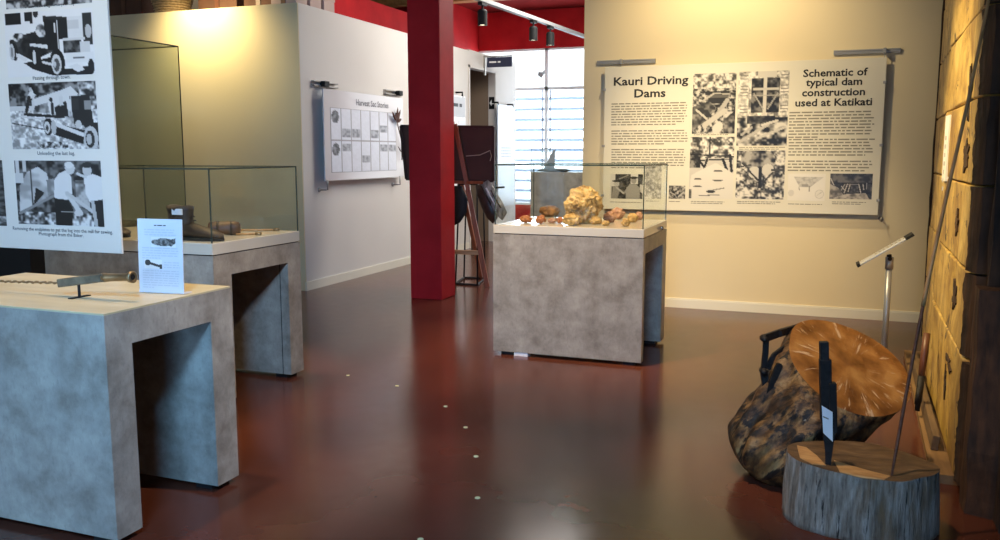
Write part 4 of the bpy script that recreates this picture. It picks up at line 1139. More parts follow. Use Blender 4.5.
# unloading the log
cv = Cv(120, 84, 0.85, 73).rect(0, 0, 1, 0.35, (0.0, 0.55, 18)).rect(0.8, 0, 1, 0.5, (0.1, 0.95, 18)).rect(0, 0.42, 1, 1, (0.55, 1.0, 26))
cv.poly([(0.3, 0.24), (0.62, 0.12), (0.72, 0.07), (0.8, 0.18), (0.72, 0.42), (0.45, 0.46), (0.3, 0.42)], 0.88).poly([(0.3, 0.35), (0.45, 0.3), (0.47, 0.45), (0.28, 0.44)], (0.2, 0.7, 12)).poly([(0.52, 0.38), (0.66, 0.28), (0.68, 0.52), (0.54, 0.5)], 0.1)
cv.poly([(0.22, 0.2), (0.27, 0.1), (0.33, 0.18), (0.25, 0.25)], 0.9).line(0.24, 0.22, 0.2, 0.42, 0.04, 0.1).line(0.29, 0.2, 0.28, 0.36, 0.03, 0.85).ell(0.26, 0.1, 0.02, 0.03, 0.75).line(0.30, 0.14, 0.35, 0.19, 0.025, 0.1).ell(0.49, 0.26, 0.02, 0.035, 0.1).poly([(0.45, 0.32), (0.5, 0.29), (0.53, 0.45), (0.47, 0.48)], 0.9).line(0.5, 0.32, 0.5, 0.47, 0.03, 0.12).poly([(0.58, 0.22), (0.62, 0.2), (0.63, 0.34), (0.58, 0.36)], 0.85)
cv.poly([(0.70, 0.22), (0.92, 0.2), (0.95, 0.62), (0.74, 0.66)], 0.08).rect(0.72, 0.25, 0.8, 0.42, 0.15).rect(0.705, 0.22, 0.72, 0.5, 0.85).rect(0.86, 0.28, 0.93, 0.42, 0.55).ell(0.78, 0.63, 0.035, 0.06, 0.8)
cv.line(0.18, 0.47, 0.62, 0.52, 0.03, 0.1).line(0.12, 0.50, 0.5, 0.57, 0.02, 0.85).poly([(0.5, 0.6), (0.85, 0.72), (0.82, 0.92), (0.5, 0.78)], 0.07).line(0.52, 0.62, 0.82, 0.78, 0.04, 0.9).ell(0.44, 0.66, 0.055, 0.13, 0.08).ell(0.425, 0.67, 0.035, 0.09, 0.85).ell(0.425, 0.68, 0.015, 0.05, 0.2).ell(0.50, 0.67, 0.03, 0.11, 0.75)
cv.poly([(0.82, 0.62), (1, 0.6), (1, 0.95), (0.9, 0.75)], 0.1).ell(0.91, 0.84, 0.08, 0.18, 0.8).ell(0.90, 0.85, 0.05, 0.13, 0.12).ell(0.89, 0.85, 0.03, 0.08, 0.75).rect(0.3, 0.88, 0.65, 0.98, (0.1, 1, 30)).line(0.02, 0.6, 0.4, 0.7, 0.012, 0.2)
banner_photo(8, 84, 99.5, 149, cv)
banner_cap('Unloading the last log.', 56, 155)
# men beside the big log
cv = Cv(120, 90, 0.3, 74).rect(0, 0, 1, 1, (0.05, 0.45, 14)).rect(0.02, 0.0, 0.06, 0.2, 0.85).rect(0.1, 0, 0.14, 0.18, 0.8).rect(0.7, 0.3, 0.85, 0.7, (0.3, 0.75, 14)).rect(0, 0.8, 1, 1, (0.1, 0.95, 18))
cv.poly([(0.03, 0.8), (0.05, 0.4), (0.15, 0.18), (0.28, 0.1), (0.38, 0.2), (0.42, 0.42), (0.38, 0.55), (0.3, 0.65), (0.15, 0.72)], (0.62, 0.86, 8)).poly([(0.24, 0.42), (0.34, 0.5), (0.26, 0.62), (0.2, 0.7)], 0.12).line(0.19, 0.15, 0.19, 0.7, 0.012, 0.25).poly([(0.37, 0.3), (0.46, 0.28), (0.46, 0.5), (0.38, 0.55)], (0.5, 0.8, 8)).rect(0.0, 0.2, 0.1, 0.35, 0.85)
cv.line(0.03, 0.83, 0.46, 0.53, 0.03, 0.55).poly([(0.46, 0.3), (0.52, 0.2), (0.6, 0.15), (0.66, 0.25), (0.66, 0.5), (0.58, 0.62), (0.45, 0.57)], 0.92).ell(0.65, 0.12, 0.055, 0.09, 0.85).ell(0.64, 0.07, 0.05, 0.05, 0.92).line(0.6, 0.5, 0.74, 0.8, 0.055, 0.85).line(0.6, 0.5, 0.88, 0.77, 0.04, 0.8).poly([(0.45, 0.58), (0.6, 0.6), (0.66, 0.75), (0.63, 1), (0.45, 1)], 0.07).line(0.52, 0.78, 0.72, 0.78, 0.01, 0.7).ell(0.71, 0.8, 0.04, 0.05, 0.85)
cv.ell(0.84, 0.15, 0.05, 0.09, 0.8).ell(0.84, 0.07, 0.055, 0.045, 0.15).poly([(0.8, 0.26), (0.9, 0.2), (1.0, 0.25), (1, 0.58), (0.85, 0.62), (0.81, 0.5)], 0.93).rect(0.88, 0.6, 1, 1, 0.1).poly([(0.86, 0.6), (0.9, 0.6), (0.93, 1), (0.89, 1)], 0.75).line(0.73, 0.2, 0.82, 0.25, 0.03, 0.85)
banner_photo(14, 160.5, 104.5, 227, cv)
banner_cap('Removing the endplates to get the log into the mill for sawing.', 61.5, 231.8, 0.0285)
banner_cap('Photograph from the Baker.', 61, 236.2, 0.0285)
# neighbouring picture cut by the frame
cv = Cv(40, 90, 0.2, 75).rect(0, 0, 1, 1, (0.1, 0.4, 10)).rect(0.7, 0.85, 1, 1, (0.2, 0.8, 10))
banner_photo(-55, 160, 7, 226, cv)

# =====================================================================================  EASEL, PICTURE, STAND
YE = 9.23
t = thing('framed_picture', (at(447, 180, Y=YE).x, YE, 1.24), 'dark brown picture seen from behind, hanging wire slack, on the easel behind the pillar', 'picture')
pc = [at(401, 126, Y=YE - 0.02), at(493.5, 127, Y=YE - 0.02), at(493.5, 181, Y=YE - 0.02), at(406.5, 179, Y=YE - 0.02)]
MB().prism(pc, (0, 0.025, 0)).obj('backing_board', M['picture_back'], t)
b = MB()
for i in range(4): b.bar(pc[i] + Vector((0, -0.004, 0)), pc[(i + 1) % 4] + Vector((0, -0.004, 0)), 0.03, 0.02)
b.obj('frame', plain('dark_frame', (0.035, 0.014, 0.009), 0.45), t)
MB().tube([at(466, 156, Y=YE - 0.04), at(480, 155, Y=YE - 0.04), at(490, 150.5, Y=YE - 0.04), at(491.5, 156, Y=YE - 0.04), at(490, 161, Y=YE - 0.04)], 0.005, 6).obj('hanging_wire', plain('pale_cord', (0.45, 0.35, 0.28), 0.6), t)
t = thing('easel', (-3.9, 9.25, 0), 'red-brown wooden easel standing behind the red pillar', 'easel')
YF = 9.06
lt_ = at(455, 124, Y=YF + 0.08); lb_ = at(487.5, 287, Z=0.0)
MB().bar(lb_, lt_, 0.052, 0.028, (0.2, -1, 0), 0.003).obj('leg', M['easel'], t)
l2t = at(440, 124, Y=YF + 0.08); l2b = Vector((-4.30, lb_.y, 0.0))
MB().bar(l2b, l2t, 0.052, 0.028, (-0.2, -1, 0), 0.003).obj('leg', M['easel'], t)
rt = (lt_ + l2t) / 2 + Vector((0, 0.06, 0.0))
MB().bar(Vector((-4.0, 9.85, 0)), rt, 0.045, 0.028, (0, -1, 0), 0.003).obj('leg', M['easel'], t)


def on(a, b_, z): return a + (b_ - a) * ((z - a.z) / (b_.z - a.z))


cz = 0.40
MB().bar(on(l2b, l2t, cz), on(lb_, lt_, cz), 0.05, 0.025, (0, -1, 0), 0.003).obj('cross_bar', M['easel_bar'], t, label='pale wooden cross bar')
cz = 1.215
MB().bar(on(l2b, l2t, cz) + Vector((-0.12, 0.03, 0)), on(lb_, lt_, cz) + Vector((0.2, 0.03, 0)), 0.035, 0.09, (0, -1, 0), 0.003).obj('ledge', M['easel'], t)
MB().box((rt.x - 0.06, rt.y - 0.08, rt.z - 0.05), (rt.x + 0.06, rt.y + 0.01, rt.z + 0.03), 0.004).obj('top_block', M['easel'], t)

# black wire stand behind the easel
f1, f2, f3, f4 = at(455.5, 284.5, Z=0), at(477.5, 286, Z=0), at(485, 279, Z=0), at(464, 278.5, Z=0)
t = thing('wire_stand', (f1 + f3) / 2, 'slender black wire stand with square foot behind the easel', 'stand')
zz = Vector((0, 0, 0.012))
FT = [f + zz for f in (f1, f2, f3, f4)]
b = MB()
for i in range(4): b.tube([FT[i], FT[(i + 1) % 4]], 0.012, 8)
b.obj('foot_frame', M['black'], t)
top = 1.19
ups = []
for f, sx_ in ((FT[0], 0.06), (FT[1], 0.0), (FT[2], -0.02), (FT[3], 0.04)):
    q = Vector((f.x + sx_, f.y, top)); ups.append(q)
    MB().tube([f, q], 0.010, 8).obj('upright', M['black'], t, True)
b = MB()
for i in range(4): b.tube([ups[i], ups[(i + 1) % 4]], 0.010, 8)
b.obj('top_frame', M['black'], t)
bt = [Vector((ups[1].x, ups[1].y, 1.08)), Vector((ups[1].x + 0.24, ups[1].y + 0.02, 1.12))]
MB().tube([Vector((ups[1].x, ups[1].y, 1.14)), Vector((ups[1].x + 0.32, ups[1].y + 0.05, 1.16))], 0.011, 8).obj('side_arm', M['black'], t, True)

# dark jacket and saddle bags hung on that stand


def cloth_loft(sections, n=14):
    """sections: centre, half width vector, half depth vector"""
    return [[Vector(c) + Vector(a) * math.cos(2 * math.pi * k / n) + Vector(d) * math.sin(2 * math.pi * k / n) for k in range(n)] for c, a, d in sections]


YS = ups[0].y
t = thing('dark_jacket', (ups[0].x, YS - 0.05, 0.75), 'black garment hanging on the wire stand beside the red pillar', 'garment')
p1, p2, p3, p4 = at(458, 186, Y=YS - 0.07), at(460, 200, Y=YS - 0.07), at(460, 214, Y=YS - 0.07), at(457, 224, Y=YS - 0.07)
MB().rings(cloth_loft([(p1, (0.05, 0, 0), (0, 0.03, 0)), (p2, (0.10, 0, 0.01), (0, 0.05, 0)), (p3, (0.085, 0, 0.02), (0, 0.045, 0)), (p4, (0.04, 0, 0.02), (0, 0.02, 0))])).obj('garment_body', plain('black_cloth', (0.016, 0.015, 0.016), 0.8, bump=0.5, scale=14), t, True)
MB().tube([p1 + Vector((0, 0, 0.0)), p1 + Vector((0, 0.03, 0.14)), Vector((ups[0].x, ups[0].y, top))], 0.008, 6).obj('hanging_loop', M['black'], t)
t = thing('saddle_bag', at(492, 200, Y=YS), 'brown and silver-grey leather bag hanging from the wire stand beside the gum case', 'bag')
bx = [(at(480, 184, Y=YS - 0.02), 0.06, 0.02), (at(484, 194, Y=YS - 0.03), 0.085, 0.05), (at(489, 206, Y=YS - 0.04), 0.085, 0.065), (at(493, 216, Y=YS - 0.04), 0.07, 0.05), (at(495, 221, Y=YS - 0.03), 0.03, 0.02)]
MB().rings(cloth_loft([(c, (w, 0, 0.03), (0.0, d, 0)) for c, w, d in bx])).obj('bag_body', ramped('brown_bag_leather', [(0.3, (0.03, 0.014, 0.008)), (0.7, (0.10, 0.045, 0.022))], nscale=8, rough=0.45), t, True)
bx = [(at(485, 182, Y=YS - 0.1), 0.05, 0.02), (at(492, 194, Y=YS - 0.12), 0.05, 0.03), (at(498, 206, Y=YS - 0.12), 0.065, 0.04), (at(503, 215, Y=YS - 0.10), 0.05, 0.03), (at(504, 218, Y=YS - 0.08), 0.02, 0.01)]
MB().rings(cloth_loft([(c, (w, 0, 0.03), (0.0, d, 0)) for c, w, d in bx])).obj('grey_pouch', ramped('silver_grey_cloth', [(0.35, (0.10, 0.09, 0.08)), (0.6, (0.42, 0.40, 0.37)), (0.75, (0.7, 0.68, 0.62))], (4, 4, 1), 6, 6, 0.35), t, True, 'silver-grey pouch')
for k in range(3):
    pa_ = at(481 + 5 * k, 186 + 2 * k, Y=YS - 0.15)
    MB().tube([pa_, pa_ + Vector((0.05, 0, -0.09)), pa_ + Vector((0.12, 0, -0.2))], 0.010, 8).obj('strap', M['paper'] if k == 1 else M['leather'], t, True)
MB().tube([at(482, 184, Y=YS - 0.03), Vector((ups[1].x + 0.1, ups[1].y + 0.016, 1.15)), at(488, 186, Y=YS - 0.05)], 0.01, 8).obj('carry_strap', M['leather'], t, True)

# =====================================================================================  TRACK LIGHTS
ta, tb = at(486, 1.5, Z=3.4), at(583, 36, Z=3.4)
dv = (tb - ta).normalized()
ta, tb = ta - dv * 1.2, tb + dv * 1.6
t = thing('light_track', (ta + tb) / 2, 'long grey ceiling light track running toward the rear window', 'light track')
sdv = dv.cross(Vector((0, 0, 1))).normalized()
MB().obox((ta + tb) / 2, (tb - ta) / 2, sdv * 0.035, Vector((0, 0, 0.025)), 0.004).obj('track_rail', plain('grey_track', (0.30, 0.30, 0.30), 0.6), t)
for s in (0.18, 0.86):
    c = ta + (tb - ta) * s
    MB().tube([c + Vector((0, 0, 0.02)), Vector((c.x, c.y, 4.62 if not (14.8 < c.y < 16.5) else 4.3))], 0.008, 8).obj('hanger', M['silver'], t)
M['lamp'] = plain('lamp_lens', (0.9, 0.85, 0.7), 0.2)
M['lamp'].node_tree.nodes['Principled BSDF'].inputs['Emission Color'].default_value = (1, 0.85, 0.6, 1)
M['lamp'].node_tree.nodes['Principled BSDF'].inputs['Emission Strength'].default_value = 3.0
for px, py, lb in ((481.5, 0.3, 'nearest black spotlight on the ceiling track, next to the pillar'), (533, 18.4, 'middle black spotlight on the ceiling track above the window'), (550, 24.4, 'farthest black spotlight on the ceiling track above the window')):
    q = at(px, py, Z=3.4)
    s = (q - ta).dot(dv)
    c = ta + dv * s
    t = thing('track_spotlight', c + Vector((0, 0, -0.02)), lb, 'spotlight', 'black spotlights on the ceiling track')
    MB().obox(c + Vector((0, 0, -0.045)), dv * 0.07, sdv * 0.03, Vector((0, 0, 0.02)), 0.003).obj('adapter', M['black'], t)
    MB().tube([c + Vector((0, 0, -0.06)), c + Vector((0, 0, -0.13))], 0.013, 10).obj('arm', M['black'], t, True)
    MB().lathe([(0, 0), (0.045, 0), (0.06, -0.02), (0.06, -0.19), (0.052, -0.19), (0.05, -0.175), (0, -0.175)], c + Vector((0, 0, -0.11)), (0, 0, 1), 24).obj('lamp_can', M['black'], t, False)
    MB().lathe([(0, 0), (0.049, 0), (0.045, -0.006), (0, -0.008)], c + Vector((0, 0, -0.284)), (0, 0, 1), 24).obj('lens', M['lamp'], t)

# =====================================================================================  LECTERN
YL = 6.55
pl, pr = at(857, 265, Y=YL), at(913, 233.5, Y=YL)
ptop = at(890, 252, Y=YL)
t = thing('lectern_stand', (ptop.x, YL, 0), 'slim steel reading stand with tilted panel before the cream wall', 'reading stand')
ux_ = (pr - pl).normalized()
un_ = Vector((0, 1, 0)).cross(ux_).normalized()
if un_.z < 0: un_ = -un_
cc = (pl + pr) / 2
MB().obox(cc, ux_ * (pr - pl).length / 2, Vector((0, 0.07, 0)), un_ * 0.004, 0.002).obj('reading_panel', M['acrylic'], t)
MB().obox(cc - un_ * 0.007, ux_ * (pr - pl).length / 2 * 1.01, Vector((0, 0.073, 0)), un_ * 0.003).obj('panel_tray', M['silver'], t)
small_print('body_text', t, pl + un_ * 0.0045 + ux_ * 0.36 + Vector((0, 0.05, 0)), Vector((0, -1, 0)), -ux_, 0.10, 8, 0.03, M['ink_soft'], 70)
MB().obox(pr - ux_ * 0.03 - un_ * 0.002, ux_ * 0.03, Vector((0, 0.075, 0)), un_ * 0.009, 0.003).obj('panel_clip', M['black'], t, label='dark clip along the upper edge')
MB().obox(pl + ux_ * 0.01, ux_ * 0.012, Vector((0, 0.075, 0)), un_ * 0.012, 0.003).obj('bottom_lip', M['black'], t)
hd = ptop - un_ * 0.03
MB().tube([(ptop.x, YL, 0.02), (ptop.x, YL, ptop.z - 0.10)], 0.021, 18).obj('pole', M.setdefault('pole_steel', plain('dull_steel', (0.30, 0.31, 0.34), 0.35, 0.5)), t, True)
MB().tube([(ptop.x, YL, ptop.z - 0.12), (ptop.x, YL, ptop.z - 0.035)], [0.027, 0.027], 18).obj('collar', M['silver'], t, True)
b = MB().tube([(ptop.x, YL, ptop.z - 0.05), (ptop.x - 0.005, YL, ptop.z - 0.018)], 0.016, 12); b.tube([(ptop.x, YL - 0.03, ptop.z - 0.045), (ptop.x, YL + 0.03, ptop.z - 0.045)], 0.014, 12)
b.obj('tilt_joint', M['iron'], t, True)
MB().lathe([(0, 0), (0.14, 0), (0.14, 0.008), (0.13, 0.014), (0.03, 0.022), (0, 0.022)], (ptop.x - 0.03, YL, 0), (0, 0, 1), 36).obj('base_plate', M['chrome'], t, True)

# =====================================================================================  BIG LOG WITH TONGS
FC = at(848.5, 366, Y=4.36)
NRM = (Vector((0.934, 0.356, 0)) * 0.22 + Vector((0.356, -0.934, 0)) * 0.56 + Vector((0, 0, 0.79))).normalized()
# in-plane axes: A = screen-right-ish, B = up the face
A_ = Vector((0.934, 0.356, 0)); A_ = (A_ - NRM * A_.dot(NRM)).normalized(); B_ = NRM.cross(A_).normalized()
BASE = Vector((-0.20, 4.28, 0.0))
BCEN = Vector((-0.185, 4.22, 0.135))
rotm = Matrix((A_, B_, NRM)).transposed()
t = thing('kauri_log', (BASE.x, BASE.y, 0), 'large leaning log with freshly sawn orange face and dark bark, behind the stump', 'log')
t.matrix_basis = Matrix.Translation(BASE) @ rotm.to_4x4()
face_r = []
NSEG = 72


def face_rad(q):
    k = 0.302 * (1 + 0.03 * math.cos(2 * q + 0.4) + 0.025 * math.sin(3 * q + 1.0))
    # the left shoulder is chipped away
    return k * (1 - 0.05 * math.exp(-((q - 2.75) / 0.35) ** 2))


secs = []
NS = 34
AXL = (FC - BCEN).normalized()
for i in range(NS + 1):
    s = -0.32 + 1.32 * i / NS
    if i == NS: s = 1.0
    c = BCEN.lerp(FC, s)
    nn = AXL.lerp(NRM, max(0.0, s) ** 1.6).normalized()
    a_ = (A_ - nn * A_.dot(nn)).normalized(); bb_ = nn.cross(a_)
    ring = []
    for k in range(NSEG):
        q = 2 * math.pi * k / NSEG
        fr = face_rad(q)
        base_r = 0.228 * (1 + 0.05 * math.cos(q * 2 + 2.2) + 0.05 * math.sin(q * 3 + 0.5))
        w_ = max(0.0, s) ** 1.3
        r = base_r * (1 - w_) + fr * w_
        if s < 0.05: r *= math.sqrt(max(0.03, 1 - ((0.05 - s) / 0.372) ** 2))
        if i != NS:
            pn = Vector((math.cos(q) * 2.2, math.sin(q) * 2.2, s * 1.4))
            rid = abs(mn.noise(Vector((math.cos(q) * 4.5, math.sin(q) * 4.5, s * 1.2))))
            r += (0.034 * mn.noise(pn) + 0.022 * mn.noise(pn * 2.7) + 0.012 * mn.noise(pn * 6) - 0.045 * max(0, 0.25 - rid)) * min(1, (1 - s) * 6)
        p_ = c + a_ * math.cos(q) * r + bb_ * math.sin(q) * r
        if p_.z < 0: p_.z = 0.0
        ring.append(p_)
    secs.append(ring)
MB().rings(secs, True, False).obj('log_body', M['bark'], t, True)
bm = bmesh.new()
rims = []
NR = 12
for j in range(NR + 1):
    f_ = j / NR
    if j == 0: rims.append([bm.verts.new(FC + NRM * 0.004)])
    else:
        rr_ = []
        for k in range(NSEG):
            q = 2 * math.pi * k / NSEG
            p_ = FC + (A_ * math.cos(q) + B_ * math.sin(q)) * face_rad(q) * f_
            if j < NR: p_ += NRM * (0.004 + 0.008 * mn.noise(p_ * 9))
            rr_.append(bm.verts.new(p_))
        rims.append(rr_)
for k in range(NSEG): bm.faces.new((rims[0][0], rims[1][k], rims[1][(k + 1) % NSEG]))
for j in range(1, NR):
    for k in range(NSEG): bm.faces.new((rims[j][k], rims[j + 1][k], rims[j + 1][(k + 1) % NSEG], rims[j][(k + 1) % NSEG]))
me = bpy.data.meshes.new('sawn_face'); bm.to_mesh(me); bm.free()
fo = link('sawn_face', me, M['log_face'], t, True, 'orange sawn end with pale radial cracks')
offl = frame_of(t).inverted() @ FC
me.transform(Matrix.Translation(-offl)); fo.location = offl

# iron log tongs hooked over the log's left side
YT = 4.24
g = thing('log_tongs', at(770, 385, Y=YT), 'black iron log tongs hooked over the left side of the big log', 'log tongs')


def tp(x, y, dy=0.0): return at(x, y, Y=YT + dy)


def flatbar(name, pts, w, th, parent):
    b = MB()
    for a_, c_ in zip(pts[:-1], pts[1:]): b.bar(a_, c_, w, th, (0.35, -0.94, 0), 0.002)
    for c_ in pts: b.lathe([(0, -th * 0.52), (w * 0.48, -th * 0.52), (w * 0.48, th * 0.52), (0, th * 0.52)], c_, (0.35, -0.94, 0), 14)
    return b.obj(name, M['iron'], parent)


flatbar('upper_arm', [tp(764, 338.5), tp(778, 333.5, 0.07), tp(793, 329, 0.20), tp(809, 325.5, 0.34)], 0.036, 0.02, g)
flatbar('link', [tp(766, 340, -0.02), tp(765.5, 352, -0.02), tp(763.5, 371, -0.02)], 0.026, 0.018, g)
flatbar('lower_arm', [tp(769, 366), tp(775, 356, 0.02), tp(783, 350, 0.06), tp(791, 345, 0.12)], 0.034, 0.02, g)
flatbar('hook', [tp(763.5, 371), tp(766, 386, -0.03), tp(768, 396, -0.05)], 0.032, 0.022, g)
flatbar('hook', [tp(779, 366, -0.05), tp(773, 380, -0.06), tp(769, 393, -0.06)], 0.030, 0.022, g)
for (x, y) in ((764, 338.5), (763.5, 371)):
    c_ = tp(x, y, -0.03)
    MB().lathe([(0, -0.02), (0.016, -0.02), (0.016, 0.02), (0, 0.024)], c_, (0.35, -0.94, 0), 16).obj('rivet', M['iron'], g, True)

# =====================================================================================  STUMP WITH TOOLS
SC = Vector((0.172, 3.80, 0))
ZS = 0.277
t = thing('wood_stump', SC, 'low grey weathered stump in the right foreground with tools stuck in its top', 'stump')


def stump_r(q):
    return 0.287 * (1 + 0.035 * math.cos(2 * q + 0.3) + 0.02 * math.sin(5 * q + 1) + 0.012 * mn.noise(Vector((math.cos(q) * 4, math.sin(q) * 4, 1))))


def top_z(x, y):
    return ZS + 0.02 * mn.noise(Vector((x * 2.5, y * 2.5, 3))) - 0.02 * (x - SC.x) + 0.006 * mn.noise(Vector((x * 12, y * 4, 3)))


secs = []
for i in range(13):
    s = i / 12
    ring = []
    for k in range(96):
        q = 2 * math.pi * k / 96
        r = stump_r(q) * (1.03 - 0.03 * s) + 0.010 * mn.noise(Vector((math.cos(q) * 9, math.sin(q) * 9, s * 1.5))) * (1 if i < 12 else 0)
        x, y = SC.x + math.cos(q) * r, SC.y + math.sin(q) * r * 0.76
        ring.append(Vector((x, y, s * top_z(SC.x + math.cos(q) * stump_r(q), SC.y + math.sin(q) * stump_r(q) * 0.76))))
    secs.append(ring)
MB().rings(secs, True, False).obj('stump_body', M['stump_side'], t, True)
bm = bmesh.new(); rims = []
for j in range(11):
    f_ = j / 10
    if j == 0: rims.append([bm.verts.new((SC.x, SC.y, top_z(SC.x, SC.y)))])
    else:
        rr_ = []
        for k in range(96):
            q = 2 * math.pi * k / 96
            r = stump_r(q) * f_
            x, y = SC.x + math.cos(q) * r, SC.y + math.sin(q) * r * 0.76
            rr_.append(bm.verts.new((x, y, top_z(x, y))))
        rims.append(rr_)
for k in range(96): bm.faces.new((rims[0][0], rims[1][k], rims[1][(k + 1) % 96]))
for j in range(1, 10):
    for k in range(96): bm.faces.new((rims[j][k], rims[j + 1][k], rims[j + 1][(k + 1) % 96], rims[j][(k + 1) % 96]))
me = bpy.data.meshes.new('sawn_top'); bm.to_mesh(me); bm.free()
link('sawn_top', me, M['stump_top'], t, True)


def patch(pts, label):
    b = MB(); n = len(pts)
    tp_ = []
    for (x, y) in pts:
        c_ = at(x, y, Z=ZS)
        d_ = Vector((c_.x - SC.x, (c_.y - SC.y) / 0.76, 0)); lim = stump_r(math.atan2(d_.y, d_.x)) * 0.99
        if d_.length > lim: d_ *= lim / d_.length
        c_ = Vector((SC.x + d_.x, SC.y + d_.y * 0.76, 0))
        tp_.append(Vector((c_.x, c_.y, top_z(c_.x, c_.y) + 0.003)))
    b.rings([[p_ - Vector((0, 0, 0.012)) for p_ in tp_], tp_])
    b.obj('split_wood', M['fresh_cut'], t, label=label)


patch([(797, 446), (806, 447), (817, 455), (826, 465), (812, 465), (800, 458)], 'pale freshly split wood on the top')
patch([(834, 459), (850, 464), (872, 470), (891, 475), (886, 480), (862, 477), (840, 472)], 'pale freshly split wood on the top')

# black iron tool with white tag
b0 = at(826.5, 464.5, Z=ZS)
YI = b0.y + 0.03
b0 = Vector((b0.x, YI, ZS - 0.06))
t = thing('iron_splitting_tool', b0, 'black stepped iron tool with white paper tag stuck upright in the stump', 'tool')


def ip(x, y): return at(x, y, Y=YI)


nY = (0.2, -1, 0)
MB().bar(ip(824.2, 361), ip(823.8, 341.5), 0.034, 0.034, nY, 0.003).obj('upper_shank', M['iron'], t)
MB().bar(ip(826.2, 420), ip(825.0, 359), 0.045, 0.036, nY, 0.003).obj('middle_shank', M['iron'], t)
MB().bar(ip(833.0, 432), ip(832.0, 382.5), 0.030, 0.038, nY, 0.003).obj('side_plate', M['iron'], t)
b = MB()
pts0 = [ip(821.5, 418), ip(835.5, 430), ip(831.5, 458), ip(829.5, 475), ip(825.5, 475), ip(825, 450)]
b.prism([p_ + Vector((0, -0.014, 0)) for p_ in pts0], (0, 0.028, 0)); b.obj('wedge_blade', M['iron'], t)
pts0 = [ip(821.8, 404), ip(832.6, 410.5), ip(832.8, 440), ip(823.2, 431)]
b = MB(); b.prism([p_ + Vector((0, -0.026, 0)) for p_ in pts0], (0, 0.002, 0)); tg = b.obj('paper_tag', M['paper'], t, label='white paper tag')
pq = ip(823, 414)
small_print('tag_text', tg, pq + Vector((0.0, -0.0275, 0)), Vector((1, 0, -0.35)), Vector((0, 0, -1)), 0.03, 1, 0.014, M['ink_soft'], 80)

# long pole with iron tip: leaning from stump to slab wall
tipb = at(891.5, 477, Z=ZS)
tip = Vector((tipb.x, tipb.y + 0.03, ZS - 0.03))
topp = at_slab(991, -12, 0.02)
t = thing('gum_spear', tip, 'long thin pole with iron tip stuck in the stump, leaning against the slab wall', 'pole')


def sp(s):
    p_ = tip.lerp(topp, s)
    p_ += Vector((-0.012, 0, 0)) * math.sin(min(1, s / 0.75) * math.pi)
    return p_


sj = 0.36
# fraction where the wooden shaft begins
MB().tube([sp(k / 20 * sj) for k in range(21)], [0.004 + 0.003 * min(1, k / 4) for k in range(21)], 10).obj('iron_tip', M['rust'], t, True)
MB().tube([sp(sj - 0.01 + k / 30 * (1 - sj + 0.01)) for k in range(31)], [0.0082 - 0.002 * (k / 30) for k in range(31)], 12).obj('shaft', M['pole'], t, True)

# =====================================================================================  KAURI SLAB WALL ON THE RIGHT
FARY = 7.25
t = thing('timber_slab_wall', (SLX + SLK * 5.5, 5.5, 0), 'wall of big yellow kauri slabs with bark edges along the right side', 'timber wall')
ZJ = [0.05, 0.62, 1.01, 1.405, 1.80, 2.195, 2.58, 2.97, 3.36]


def slabx(y): return SLX + SLK * y


def near_edge(z):
    return 4.42 + 0.06 * mn.noise(Vector((0, z * 1.7, 5.1))) + 0.035 * mn.noise(Vector((0, z * 7, 2.2))) - (0.12 if z < 0.9 else 0)


